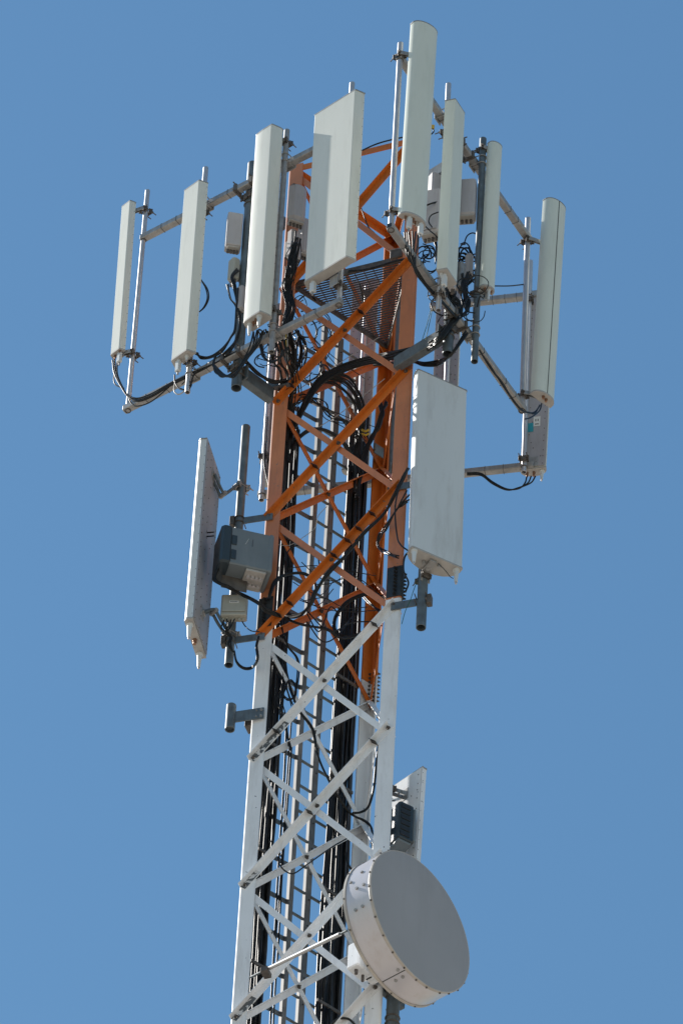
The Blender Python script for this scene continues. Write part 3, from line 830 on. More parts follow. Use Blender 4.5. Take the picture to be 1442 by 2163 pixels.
# cylinder amplifier
def cylbox(label, px, py, y, r, h, m):
    c = aty(px, py, y); root = thing('mast_amplifier', label, 'amplifier', c - UPV * h / 2)
    part(root, 'body', m, MB().cyl(c - UPV * h / 2, c + UPV * h / 2, r, n=20).cyl(c + UPV * h / 2, c + UPV * (h / 2 + .03), r, r * .5, n=20))
    part(root, 'connector', 'rust', MB().cyl(c - UPV * (h / 2 + .05), c - UPV * h / 2, r * .4))
    part(root, 'connector', 'rust', MB().cyl(c + V((r * .5, 0, -h / 2 - .04)), c + V((r * .5, 0, -h / 2)), .01))
cylbox('small light grey cylinder among the cables left of the dark pole', 990, 562, pA7.y + .10, .036, .24, 'radio')
cylbox('grey cylinder between the folded panel and the dark pole', 972, 585, pA7.y, .04, .30, 'galv')
cylbox('white cylinder under the folded panel', 955, 600, pA6.y - .05, .03, .14, 'radio')
# slate radio on left bracket
rc = Lp(512, 1180, pmL.y - .22)
az = -77; n = dirv(az); e = dirv(az + 90); c = rc
rr = thing('slate_radio_unit', 'big slate grey radio box left of the tower with darker ribbed end', 'radio unit', c - UPV * .25)
hw, hd, hh = .205, .13, .215
part(rr, 'housing', 'rru', MB().box(c + e * .03, e * (hw - .03), n * hd, UPV * hh, .012))
ec = part(rr, 'end_cover', 'rrud', MB().box(c - e * (hw - .035), e * .05, n * (hd + .012), UPV * (hh + .006), .02))
part(rr, 'end_cover', 'rru', MB().box(c + e * (hw + .005), e * .02, n * (hd + .008), UPV * (hh + .004), .01))
for dz in (-.11, .06):
    part(ec, 'latch', 'rrud', MB().box(c - e * (hw - .10) + n * (hd + .003) + UPV * dz, e * .022, n * .004, UPV * .055, .003))
part(rr, 'underside', 'cap', MB().box(c + e * .10 - UPV * (hh + .012), e * .085, n * (hd - .015), UPV * .012, .004))
for i in range(4):
    for j in range(2): part(rr, 'connector', 'radio', MB().cyl(c + e * (.05 + .035 * i) - UPV * (hh + .02) + n * (.05 - .09 * j), c + e * (.05 + .035 * i) - UPV * (hh + .05) + n * (.05 - .09 * j), .016, n=10))
part(rr, 'scratch', 'label', MB().bar(c + n * (hd + .001) - e * .01 + UPV * .04, c + n * (hd + .001) + e * .015 + UPV * .11, .002, .008, up=n, bev=0))
part(rr, 'nameplate', 'ink', MB().bar(c + n * (hd + .001) + e * .05 + UPV * .03, c + n * (hd + .001) + e * .05 + UPV * .11, .002, .006, up=n, bev=0))
part(rr, 'mount', 'rust', MB().box(c - e * .05 - n * .02 - UPV * (hh + .08), e * .11, n * .006, UPV * .07, .003))
# beige box
c = Lp(495, 1285, pmL.y - .10); az = -95; n = dirv(az); e = dirv(az + 90)
jb = thing('junction_box', 'small beige junction box with white label under the slate radio', 'junction box', c - UPV * .13)
part(jb, 'housing', 'beige', MB().box(c, e * .108, n * .045, UPV * .12, .008))
part(jb, 'lid', 'beige', MB().box(c + n * .049 + UPV * .01, e * .098, n * .006, UPV * .098, .01))
part(jb, 'label_plate', 'label', MB().box(c + n * .057 + UPV * .02, e * .04, n * .002, UPV * .012))
mb = MB()
for i in range(9): mb.box(c + n * .0595 + e * (-.028 + .007 * i) + UPV * .02, e * (.002 if i % 3 else .003), n * .0006, UPV * .004)
part(jb, 'printed_mark', 'ink', mb)
for i, u in enumerate((-.085, -.055, 0, .05, .082)): part(jb, 'cable_gland', 'beige', MB().cyl(c + e * u - UPV * .115, c + e * u - UPV * .15, .013, n=12))
# dark radio by the sunlit panel
c = Lp(845, 1748, pmD.y - .12); az = -60; n = dirv(az); e = dirv(az + 90)
dr = thing('dark_radio_unit', 'dark slate radio box between the white right leg and the sunlit panel', 'radio unit', c - UPV * .2)
part(dr, 'housing', 'rrud', MB().box(c, e * .07, n * .09, UPV * .20, .012))
part(dr, 'cover', 'rru', MB().box(c + e * .085 + UPV * .01, e * .015, n * .08, UPV * .18, .01))
mb = MB()
for i in range(6): mb.box(c + n * .094 - e * .01 + UPV * (-.15 + .06 * i), e * .045, n * .004, UPV * .02, .002)
part(dr, 'vents', 'black', mb)
part(dr, 'base', 'rru', MB().box(c - UPV * .21, e * .06, n * .075, UPV * .012, .004))

# ------------------------------------------------------------------ dish
naz = -42; n = dirv(naz); 
# pipe beside the right leg
pd = RG + V((.075, -.03, 0)); 
pz_ = ztop(V((pd.x, pd.y, 38)), 1968)
bc = V((pd.x, pd.y, pz_)) + n * .13
DR, DD = .605, .27
# aim drum so that the front centre lies on its sight line
fc = atplane(887, 1946, bc + n * DD, n); bc = fc - n * DD
dish = thing('microwave_dish', 'big round drum-shaped dish with flat grey face near the bottom', 'dish antenna', bc)
e = dirv(naz + 90)
def circ(c, r, n_=72): return [c + (e * math.cos(2 * math.pi * i / n_) + UPV * math.sin(2 * math.pi * i / n_)) * r for i in range(n_)]
NS = 72
def band(mb, c0, r0, c1, r1): return mb.add(circ(c0, r0) + circ(c1, r1), [(i, (i + 1) % NS, NS + (i + 1) % NS, NS + i)[::-1] for i in range(NS)], True)
mb = MB(); band(mb, bc, DR, fc - n * .022, DR); 
sh_ = part(dish, 'shroud', 'dishside', mb)
mb = MB(); prev = (fc - n * .024, DR + .001)
for (dz, r) in ((-.018, DR + .004), (.0, DR + .004), (.003, DR + .002), (.003, DR - .006)):
    band(mb, prev[0], prev[1], fc + n * dz, r); prev = (fc + n * dz, r)
part(dish, 'rim', 'rim', mb)
mb = MB(); prev = (fc + n * .0028, DR - .005)
for r in (.5, .35, .2, .08, .001):
    cc = fc + n * (.004 + .012 * (1 - (r / DR) ** 2)); band(mb, prev[0], prev[1], cc, r); prev = (cc, r)
part(dish, 'radome', 'dishface', mb)
mb = MB(); prev = (bc, DR + .006)
band(mb, bc + n * .02, DR + .002, bc + n * .018, DR + .009); band(mb, bc + n * .018, DR + .009, bc - n * .004, DR + .009); band(mb, bc - n * .004, DR + .009, bc - n * .006, DR - .02)
part(dish, 'back_rim', 'rim', mb)
mb = MB(); prev = (bc - n * .002, DR - .01)
for i in range(1, 9):
    r = DR * (1 - i / 8) + .002; cc = bc - n * (.16 * (1 - (r / DR) ** 2)); band(mb, prev[0], prev[1], cc, r); prev = (cc, r)
part(dish, 'reflector_back', 'white', mb)
rim_ = [o for o in dish.children if o.name.startswith('rim')][0]
for i in range(26):
    a = 2 * math.pi * i / 26 + .1 + random.uniform(-.02, .02); d = e * math.cos(a) + UPV * math.sin(a)
    part(rim_, 'bolt', 'rust', MB().cyl(fc - n * .012 + d * (DR + .004), fc - n * (.010 + random.uniform(0, .004)) + d * (DR + .013), .008, n=8))
    if i % 2: part(sh_, 'rim_bolt', 'rust', MB().cyl(bc + n * .008 + d * (DR + .006), bc + n * .008 + d * (DR + .016), .007, n=8))
for a0, z_ in ((200, .10), (200, .17), (182, .13), (182, .20), (166, .16), (172, .06), (255, .20), (262, .12), (262, .19)):
    a = rad(a0); d = e * math.cos(a) + UPV * math.sin(a); part(sh_, 'shroud_bolt', 'galv', MB().cyl(bc + n * z_ + d * DR, bc + n * z_ + d * (DR + .010), .013, n=10))
a = rad(258); d = e * math.cos(a) + UPV * math.sin(a)
part(dish, 'seam', 'seam', MB().bar(bc + n * .02 + d * (DR + .001), fc - n * .025 + d * (DR + .001), .003, .006, bev=0, up=d.cross(n)))
# mount under dish
zlo = ZN - 1.415 * 4.6
dm = thing('dish_mount', 'dark steel pipe with clamps carrying the round dish', 'pole mount', (pd.x, pd.y, zlo))
pdx = bc - n * .20; pdp = atplane(829, 2140, pdx, n); pdp = V((pdp.x, pdp.y, 0))
part(dm, 'pole', 'dark', MB().pipe(pdp + UPV * zlo, pdp + UPV * (bc.z + .3), .052))
zc = zb(V((pdp.x, pdp.y, 40)), 2095)
for dz in (0, -.28, -.06, -.34): part(dm, 'collar', 'rust', MB().ring(pdp + UPV * (zc + dz), UPV, .055, .007))
part(dm, 'clamp_bar', 'dark', MB().bar(pdp + UPV * (zc - .02) - e * .20 + n * .075, pdp + UPV * (zc - .02) + e * .16 + n * .075, .05, .07))
part(dm, 'clamp_bar', 'dark', MB().bar(pdp + UPV * (zc + .03) - e * .20 - n * .075, pdp + UPV * (zc + .03) + e * .20 - n * .075, .05, .07))
for sg in (-1, 1): part(dm, 'threaded_rod', 'dark', MB().cyl(pdp + UPV * zc + e * sg * .13 - n * .18, pdp + UPV * zc + e * sg * .13 + n * .14, .011, n=8))
part(dm, 'dish_bracket', 'dark', MB().bar(pdp + UPV * (bc.z) + n * .05, bc - n * .10, .10, .25).bar(pdp + UPV * (zc + .02) + n * .08, bc - n * .03 - UPV * .45, .06, .06))
for z in (zn(-4) - .25, zn(-3) - .5): part(dm, 'arm', 'dark', MB().bar(RG + UPV * z + nLR * .02 - eLR * .12, pdp + UPV * z, .03, .12))
# outdoor unit
c = Lp(762, 2030, bc.y + .1)
odu = thing('outdoor_unit', 'white box behind the lower left rim of the dish with cables below', 'radio unit', c - UPV * .15)
part(odu, 'housing', 'white', MB().box(c, e * .10, n * .06, UPV * .13, .012))
part(odu, 'lower_step', 'white', MB().box(c + e * .12 - UPV * .05 + n * .02, e * .05, n * .04, UPV * .08, .01))
part(odu, 'connector', 'rust', MB().cyl(c - UPV * .13 - e * .05, c - UPV * .17 - e * .05, .014))
part(odu, 'connector', 'rust', MB().cyl(c - UPV * .13 + e * .03, c - UPV * .19 + e * .03, .012))
# stay rod
sa = atplane(530, 2064, LG + nLR * .10, nLR); sb = atplane(732, 1966, bc, n)
sa = Lp(530, 2064, sa.y)
sr = thing('stay_rod', 'thin bright metal rod reaching from the white braces to the dish rim', 'stay rod', sa)
sm1 = sa.lerp(sb, .16); sm2 = sa.lerp(sb, .93)
part(sr, 'rod', 'alu', MB().cyl(sm1, sm2, .0165, n=14)); part(sr, 'rod_end', 'dark', MB().cyl(sa, sm1 + (sm2 - sm1) * .02, .010, n=10).cyl(sm2, sb, .009, n=8))
part(sr, 'clamp', 'rust', MB().box(sm1 - UPV * .03, eLR * .03, nLR * .05, UPV * .02, .002).ring(sm1, (sm2 - sm1), .02, .006))

# ------------------------------------------------------------------ loose cables
def s1y(px): return a1.y + (px - 263) / (722 - 263) * (b1.y - a1.y)
def s2y(px): return a2.y + (px - 822) / (1106 - 822) * (b2.y - a2.y)
def C1(pts, dy=-.04, **k): return cable([Lp(x, y, s1y(x) + dy) for x, y in pts], **k)
def C2(pts, dy=-.04, **k): return cable([Lp(x, y, s2y(x) + dy) for x, y in pts], **k)
def C3(pts, **k): return cable([Lp(*p) for p in pts], **k)
def jit(pts, s_): return [(x + random.uniform(-s_, s_), y + random.uniform(-s_, s_)) + tuple(r) for x, y, *r in pts]

g1 = 'cables along the left lower rail'
for i in range(3):
    C1(jit([(238 + 5 * i, 760), (243 + 3 * i, 790), (258 + i, 820), (270, 838 - i * 2), (290, 848 - 3 * i), (320, 838 - 3 * i), (360, 815 - 3 * i), (410, 790 - 2 * i), (455, 768), (500, 742)], 1), r=.008,
       label='black cable dropping from the far left panel and lying along the rail', group=g1)
C1([(247, 775), (241, 795), (244, 812), (262, 820)], r=.006, label='small black cable loop just under the far left panel')
C1([(272, 835), (276, 850), (290, 858), (320, 848), (357, 818)], r=.006, label='thin cable sagging below the left lower rail beside the far left pole')
C1([(369, 792), (370, 808), (378, 820), (392, 823), (403, 812), (408, 795), (418, 780)], r=.007, label='cable loop under the second panel from the left', dy=-.1)
C1([(370, 806), (368, 826), (378, 833), (392, 824), (402, 812)], r=.006, m='greycable', label='pale thin cable loop under the second panel from the left', dy=-.1)
C1([(384, 812), (396, 803), (405, 812), (396, 824), (380, 820)], r=.005, label='tiny black loop beside the second pole foot', dy=-.1)
for i in range(4):
    C1(jit([(411 + i * 2, 745), (425, 753 + i), (445, 752 + i), (470, 735 + i * 2), (488, 712), (497, 690 + i * 3), (500, 650), (503, 610)], 1.2), r=.008, dy=-.06,
       label='black cable swinging from the second panel to the left main pole', group='cables between second panel and main pole')
for i in range(2):
    C1([(424, 590), (438 - i * 3, 610), (441 - i * 3, 630), (433 - i * 2, 648), (421, 659)], r=.006, dy=.06, label='thin black cable bowing out right of the second panel', group='cables bowing right of the second panel')
for i in range(6):
    C1(jit([(533 + i * 5, 700), (530 + i * 3, 730), (515, 762 + i), (497, 784 + i * 2), (472, 796 - i), (456, 788 - i * 3), (450, 770), (455, 752)], 2.5), r=.007, dy=-.12,
       label='black jumper cable looping under the ridged panel', group='jumper cables under the ridged panel')
for i in range(5):
    C1(jit([(545 + i * 4, 700), (550, 725), (556, 750), (570, 765), (588, 760), (600, 745), (610, 735)], 3.5), r=.006, dy=0,
       label='thin black jumper between the ridged panel and the left leg', group='jumpers between ridged panel and left leg')
# bundle from S1 along the arm to the left leg, then down
for i in range(8):
    C3(jit([(500, 745, mp1.y), (520, 765, -.42), (545, 790, -.34), (575, 805, -.28), (600, 806, -.2), (615, 800, -.1), (622, 830, 0), (610, 880, 0.02), (604, 930, .05), (600, 985, .08), (597, 1040, .08)], 3),
       r=.0095, label='black cable of the bunch crossing the left arm into the tower', group='cables crossing the left arm')
for i in range(5):
    C3(jit([(503, 570, mp1.y - .08), (490, 585, mp1.y - .1), (495, 605, mp1.y - .1), (503, 640, mp1.y - .07), (506, 680, mp1.y - .07), (500, 715, mp1.y - .06), (480, 745, mp1.y - .1), (440, 770, -.2)], 3), r=.008,
       label='black cable hanging beside the left main pole', group='cables beside the left main pole')
for i in range(3):
    C3(jit([(480 + i * 2, 600, mp1.y - .06), (487, 630, mp1.y - .06), (497, 645, mp1.y - .06), (503, 670, mp1.y - .06)], 2), r=.005, m='greycable' if i == 0 else 'cable',
       label='thin cable under the beige filter box', group='thin cables under the beige filter')
# around left leg top
for i in range(12):
    x0 = random.uniform(596, 612)
    C3(jit([(x0 + 16, 540 + random.uniform(-20, 10), -.45), (x0 + 8, 570, -.42), (x0, 600, -.40), (x0 + 6, 640, -.36), (x0 - 3, 680, -.34), (x0 + 2, 710, -.3), (x0 + 12, 745, -.2), (x0 + 8, 790, -.1)], 5), r=random.choice((.005, .007, .008)),
       label='black cable tangled along the top of the left leg', group='cables along the top of the left leg')
for i in range(2):
    C3([(614 + i * 3, 560, -.36), (611 + i * 2, 600, -.33), (607 + i * 3, 660, -.31), (604 + i * 3, 720, -.31), (608, 780, -.25)], r=.0055, m='greycable' if i else 'yellow', label='thin pale cable down the top of the left leg', group='thin pale cables on the left leg')
for i in range(24):
    cx_, cy_ = random.uniform(612, 690), random.uniform(620, 800); R_ = random.uniform(12, 42); ph = random.uniform(0, 6); yy = random.uniform(-.2, .35)
    C3([(cx_ + R_ * math.cos(ph + t * .62) * .8, cy_ + R_ * math.sin(ph + t * .62) * (1.1 + .1 * (t % 2)), yy + .03 * t) for t in range(7)], r=random.choice((.004, .005, .007)),
       label='loose thin black cable curling inside the upper tower', group='loose cables curling inside the upper tower')
# S2 arm bundle into the tower
for i in range(10):
    o_ = i * 1.6
    C3(jit([(958, 668 + o_, mp2.y - .1), (925, 712 + o_, mp2.y - .08), (890, 728 + o_, -.72), (850, 738 + o_, -.62), (810, 748 + o_, -.40), (765, 758 + o_, -.25), (715, 775 + o_, -.12), (675, 800 + o_, -.05), (648, 838 + o_, 0), (628, 880 + o_, .03), (612, 930, .06), (602, 990, .08)], 2.2),
       r=.0105, label='black cable sweeping from the right arm across the tower to the left run', group='cables sweeping across the upper tower')
for i in range(5):
    C3(jit([(985, 700 + i * 2, mp2.y), (950, 748 + i, mp2.y), (925, 762 + i * 2, -.7), (895, 768 + i, -.62), (870, 764, -.5), (830, 768, -.35), (790, 770, -.2)], 2), r=.0095,
       label='black cable hanging under the right arm', group='cables hanging under the right arm')
# fan into right run
for i in range(11):
    t = i / 10
    C3(jit([(660 + 20 * t, 812 - 30 * t, .05), (700 + 20 * t, 812 - 22 * t, .12), (735 + 10 * t, 835 - 30 * t, .2), (755 + 12 * t, 870 - 20 * t, .3), (762 + 6 * t, 905, .4), (758 - 10 * t, 945, .45), (748 - 8 * t + 20 * random.random(), 1000, .42)], 2.5),
       r=random.choice((.006, .008)), label='black cable fanning out into the right cable run', group='cables fanning into the right run')
for i in range(8):
    C3(jit([(800 + random.uniform(-8, 14), 850, .42), (806, 875, .42), (800, 900, .44), (785, 925, .45), (772, 955, .45), (762, 1000, .44), (755, 1050, .44)], 4), r=random.choice((.008, .011)),
       label='black cable gathered beside the orange rear leg', group='cables gathered beside the rear leg')
for i in range(5):
    C3(jit([(612, 975, .05), (625, 935, .05), (650, 910, .06), (680, 906, .1), (712, 922, .2), (735, 950, .3), (748, 985, .4), (750, 1040, .44)], 2), r=.010,
       label='black cable arching behind the ladder between both runs', group='cables arching between both runs')
C3([(764, 908, .37), (771, 911, .36), (778, 908, .37)], r=.011, m='yellow', label='upper yellow tape band round the cables near the rear leg', name='tape_band', cat='tape')
C3([(764, 916, .37), (771, 919, .36), (778, 916, .37)], r=.009, m='yellow', label='lower yellow tape band round the cables near the rear leg', name='tape_band', cat='tape')
# diagonal cable under the brace with end coil
for i in range(4):
    C3(jit([(862, 990, -.75), (850, 1010, -.72), (830, 1050, -.66), (808, 1088, -.56), (770, 1125, -.50), (730, 1172, -.42), (695, 1208, -.36), (665, 1250, -.30), (655, 1275, -.25), (635, 1298, -.15), (608, 1302, -.05), (594, 1290, 0.0)], 2), r=.011,
       label='black cable lying under the long orange brace', group='cables under the long orange brace')
for i in range(4):
    C3(jit([(862, 1035 + 8 * i, -.75), (846, 1065, -.72), (835, 1080, -.66), (815, 1100 + i * 6, -.6), (802, 1130, -.45), (800, 1150, -.4), (812, 1165, -.5), (838, 1178, -.7)], 4), r=.007,
       label='black jumper curling between the right leg and the large panel', group='jumpers between right leg and large panel')
C3([(862, 990, -.8), (840, 1040, -.74), (834, 1080, -.74), (838, 1130, -.74), (845, 1150, -.76), (864, 1165, -.8)], r=.007, label='black jumper dropping in front of the right leg to the large panel foot')
C3([(872, 1160, -.8), (855, 1175, -.78), (852, 1205, -.78), (862, 1230, -.78), (856, 1250, -.76)], r=.008, label='black cable bowing out beside the dark splice of the right leg')
C3([(880, 1228, pmR.y - .02), (872, 1250, -.76), (866, 1268, -.76), (856, 1290, -.76), (848, 1318, -.76)], r=.003, m='green', label='thin green wire hanging at the foot of the dark pipe bracket')
C3([(925, 1190, -.9), (940, 1205, -.9), (950, 1218, -.9), (957, 1222, -.9)], r=.003, label='thin dark wire hanging under the large pale grey panel')
# arcs at the left face
for i in range(4):
    C3(jit([(568, 1265, -.2), (580, 1230, -.2), (605, 1212, -.18), (640, 1212, -.15), (662, 1225, -.15), (667, 1250, -.2), (655, 1280, -.2), (630, 1300, -.1), (600, 1295, 0)], 2), r=.0105,
       label='thick black cable loop at the left leg below the slate radio', group='thick loops below the slate radio')
C3([(602, 1185, -.1), (612, 1160, -.1), (640, 1150, -.1), (662, 1160, -.12), (672, 1180, -.12), (675, 1205, -.14)], r=.006, label='single thin black arc behind the salmon brace')
C3([(584, 1150, -.12), (610, 1152, -.05), (640, 1135, 0), (665, 1115, .1), (672, 1090, .1), (690, 1070, .2)], r=.003, m='greycable', label='thin grey wire strung from the left leg to the ladder')
for i in range(3):
    C3(jit([(600, 1305, -.05), (640, 1320, -.02), (690, 1330, .1), (715, 1345, .2), (745, 1345, .3), (775, 1330, .35), (800, 1310, .2)], 2), r=.009,
       label='black cable running low across from the left leg to the coil', group='cables low across to the coil')
for i in range(5):
    C3(jit([(800, 1320, .25), (818, 1290, .15), (812, 1266, .15), (790, 1255, .2), (760, 1258, .25), (728, 1275, .3), (708, 1305, .3), (706, 1330, .3), (722, 1343, .3), (760, 1342, .3)], 2.5), r=.0085,
       label='black cable coil hanging inside beside the rear leg', group='cable coil beside the rear leg')
for i in range(3):
    C3(jit([(768, 1262, .2), (782, 1275, .1), (800, 1290, .05), (815, 1295, 0)], 2), r=.006, label='short black cable end crossing the coil', group='cable ends crossing the coil')
# left bracket cables
for i in range(3):
    C3(jit([(462, 1200, pmL.y - .3), (456, 1225, pmL.y - .3), (480, 1240, pmL.y - .28), (510, 1255, pmL.y - .2), (545, 1275, -.4), (565, 1290, -.3), (590, 1300, -.2)], 3), r=.009,
       label='black cable under the slate radio leading to the left leg', group='cables under the slate radio')
for i in range(6):
    C3(jit([(472 + i * 4, 1310, pmL.y - .12), (470 + i * 3, 1325, pmL.y - .13), (478, 1335, pmL.y - .12), (488, 1345, pmL.y - .1), (484, 1360, pmL.y - .1), (492, 1375, pmL.y - .08)], 3.5), r=.006,
       label='thin black cable tangled under the beige junction box', group='cables under the junction box')
for i in range(2):
    C3([(495, 1375, pmL.y - .1), (500, 1397 + i * 3, pmL.y - .1), (515, 1410 + i * 3, pmL.y - .08), (533, 1408 + i * 3, pmL.y - .05), (543 + i * 2, 1392, -.3), (541 + i * 2, 1365, -.25), (546 + i, 1345, -.2)], r=.008,
       label='black cable loop hanging between the left bracket and the white leg', group='cable loop at the left bracket foot')
C3([(511, 1312, pmL.y - .12), (520, 1325, pmL.y - .1), (532, 1333, -.4), (547, 1334, -.25)], r=.005, label='thin black cable from the junction box to the left leg')
for i in range(2):
    C3([(424, 1126 + 8 * i, pmL.y - .2), (440, 1125 + 8 * i, pmL.y - .22), (452, 1124 + 8 * i, pmL.y - .24)], r=.006, label='short black cable from the side-on panel into the slate radio', group='short cables into the slate radio')
# cable ties / diagonals in white section
for i in range(3):
    C3(jit([(590, 1310, .0), (605, 1360, .0), (625, 1390, .05), (630, 1420, .08), (620, 1480, .1)], 3), r=.006, label='thin black cable straying across the paint change', group='stray cables at the paint change')
for i in range(3):
    C3(jit([(602, 1400, .05), (612, 1450, .08), (632, 1500, .1), (660, 1540, .15), (672, 1600, .2), (700, 1660, .28), (730, 1705, .38), (745, 1722, .42), (770, 1735, .45), (785, 1750, .4), (786, 1790, .3)], 1.5), r=.0085,
       label='black cable following a white rear brace down to the right', group='cables along the white rear brace')
for i in range(3):
    a_ = i * 1.0
    C3(jit([(600, 1440, .05), (596, 1460, .05), (606, 1478, .07), (622, 1470, .08), (624, 1450, .08), (612, 1438, .07), (606, 1450, .05), (618, 1490, .1)], 2.5), r=.005, label='small black coil tied to the white rear brace', group='small coils on the white rear brace')
for i in range(3):
    C3(jit([(745, 1718, .40), (760, 1716, .35), (778, 1705, .2), (788, 1670, .1), (794, 1620, .05), (800, 1570, 0), (804, 1530, 0)], 1.5), r=.008, label='black cable rising behind the right white leg', group='cables rising behind the right white leg')
for i in range(2):
    C3([(730, 1800, .4), (735, 1825, .4), (748, 1840 + 2 * i, .38), (762, 1830, .3)], r=.009, label='short black cable loop beside the rear leg above the dish', group='short loops above the dish')
for i in range(2):
    C3([(742, 1995, .1), (744, 2030 + i * 4, 0), (768 - i * 2, 2070, -.3), (770, 2120, -.35), (770, 2180, -.4)], r=.006, m='cable' if i else 'greycable', label='thin cable hanging down from the white box behind the dish', group='cables under the outdoor unit')
C3([(700, 2163, -.5), (715, 2152, -.5), (735, 2152, -.5), (750, 2165, -.5)], r=.010, label='black cable arch at the bottom edge beside the dish pole')
C3([(588, 1822, .0), (600, 1838, 0), (620, 1845, .05), (650, 1825, .1), (700, 1790, .3), (738, 1768, .42)], r=.006, label='thin black cable lying on a white rear brace above the dish')
# right sector cables
for i in range(6):
    C2(jit([(852 + i * 6, 490), (856 + i * 5, 520), (862 + i * 3, 545), (880, 570 + i * 2), (905, 605 + i * 2), (925, 628), (950, 655), (965, 670)], 2), r=.008, dy=-.06,
       label='black cable from the tallest panel along the right lower rail', group='cables from the tallest panel')
for i in range(9):
    x0 = random.uniform(915, 960)
    C3(jit([(x0, 500 + random.uniform(-20, 20), mp2.y - .05), (x0 + 2, 540, mp2.y - .06), (935, 580, mp2.y - .1), (940, 620, mp2.y - .1), (955, 650, mp2.y - .1), (960, 675, mp2.y - .1), (930, 705, mp2.y - .08)], 6), r=random.choice((.007, .01)),
       label='black cable hanging behind the folded panel', group='cables behind the folded panel')
for i in range(13):
    cx_, cy_ = random.uniform(972, 1004), random.uniform(520, 600); R_ = random.uniform(15, 26); ph = random.uniform(0, 6)
    C3([(cx_ + R_ * .75 * math.cos(ph + t * .7), cy_ + R_ * 1.2 * math.sin(ph + t * .7), pA7.y + .12 + .01 * t) for t in range(9)], r=random.choice((.006, .008)),
       label='black jumper coil left of the slim curved panel', group='jumper coils beside the slim panel')
for i in range(6):
    C3(jit([(975 + 4 * i, 575, pA7.y - .05), (982, 610, pA7.y - .05), (988, 640, pA7.y - .05), (980, 662, pA7.y - .08), (960, 672, mp2.y - .1), (940, 700, mp2.y - .1)], 5), r=.008,
       label='black cable dropping beside the dark right pole', group='cables beside the dark right pole')
cable([E7[1], E7[1] - UPV * .08 - u2 * .02, E7[1] - UPV * .12 - u2 * .08, V((pA7.x, pA7.y, E7[1].z - .12)) - UPV * .05 - o2 * 0], r=.006, label='short black cable behind the foot of the slim panel')
C3([(973, 660, mp2.y - .05), (985, 675, mp2.y - .05), (1000, 675, pA7.y), (1008, 655, pA7.y)], r=.005, label='thin black cable loop left of the dark right pole')
for i in range(2):
    C3([(888 + i * 6, 488, -.8), (905 + i * 4, 500 + i, -.8), (925, 505, -.85), (934, 480, -.85)], r=.006, label='black cable end below the white radio box', group='cable ends below the white radio')
for i in range(2):
    C3([(912 - i * 3, 655, mp2.y - .1), (905 - i * 5, 690, mp2.y - .05), (898 - i * 7, 718, mp2.y)], r=.003, m='green', label='thin green earth wire slanting above the right arm', group='green earth wires at the right arm')
for i in range(3):
    C2(jit([(1012, 740), (1035, 775), (1060, 810), (1085, 848), (1100, 866), (1115, 872), (1128, 872), (1140, 855 + i)], 1.5), r=.0065, dy=-.05, label='black cable on the right lower rail leading to the seamed panel', group='cables to the seamed panel')
C2([(1109, 885), (1120, 882), (1138, 868), (1143, 852)], r=.007, dy=-.1, label='black cable with bare end under the seamed panel')
for i in range(3):
    C3([(985, 999 + i * 2, a3.y - .05), (1015, 1000 + i * 2, a3.y - .05), (1040, 1018 + i * 2, a3.y - .05), (1070, 1033 + i, a3.y - .05), (1095, 1032 - i, a3.y - .05), (1108 + 6 * i, 1020, a3.y - .05), (1112 + 9 * i, 1006, a3.y - .05)], r=.007,
       label='black cable sagging from the rear rail to the stickered panel', group='cables to the stickered panel')
C3([(1041, 604, s2y(1041) + .1), (1075, 604, s2y(1075) + .05), (1104, 601, pA8.y)], r=.006, label='thin dark tie rod between the slim panel and the far right pole', name='tie_rod', cat='tie rod')
for i in range(2):
    C3([(566 - i * 4, 880, .9), (563 - i * 4, 930, .9), (560 - i * 2, 980, .9), (566, 1020, .9), (573, 1050, .8)], r=.006, label='thin cable hanging left of the left leg in front of the rear panel', group='thin cables left of the left leg')
# small yellow tag on right sector
yt = thing('yellow_tag', 'small yellow tag hanging beside the tallest panel near its top', 'tag', Lp(911, 268, s2y(925)))
c = Lp(911, 268, s2y(911) + .05); part(yt, 'plate', 'yellow', MB().box(c, V((.025, 0, 0)), V((0, .006, 0)), V((0, 0, .025)), .002))
part(yt, 'cord', 'cable', MB().tube([c, c + V((.02, 0, -.06)), c + V((-.02, 0, -.12)), c + V((-.05, 0, -.14))], .006))

# cable ties wrapped on braces and legs
def tie(px, py, y, a0=25, ln=.10):
    pass

# stickers on the rear right panel
B0_, n_, e_ = None, dirv(77), dirv(167)
ba = A12
q = V(ba.location)
def on_back(px, py):
    return atplane(px, py, V((p12.x, p12.y, 0)) + n_ * .018, n_)
c = on_back(1119, 903)
part(A12, 'teal_sticker', 'teal', MB().box(c, e_ * .028, n_ * .001, UPV * .055))
c = on_back(1133, 890)
st_ = part(A12, 'paper_label', 'label', MB().box(c, e_ * .03, n_ * .001, UPV * .06))
mb = MB()
for i in range(2): mb.box(c - n_ * .0016 + e_ * (.010 - .02 * i) + UPV * .015, e_ * .004, n_ * .0006, UPV * .014)
for i in range(2): mb.box(c - n_ * .0016 - UPV * (.030 + .009 * i), e_ * .018, n_ * .0006, UPV * .0022)
part(st_, 'printed_mark', 'ink', mb)

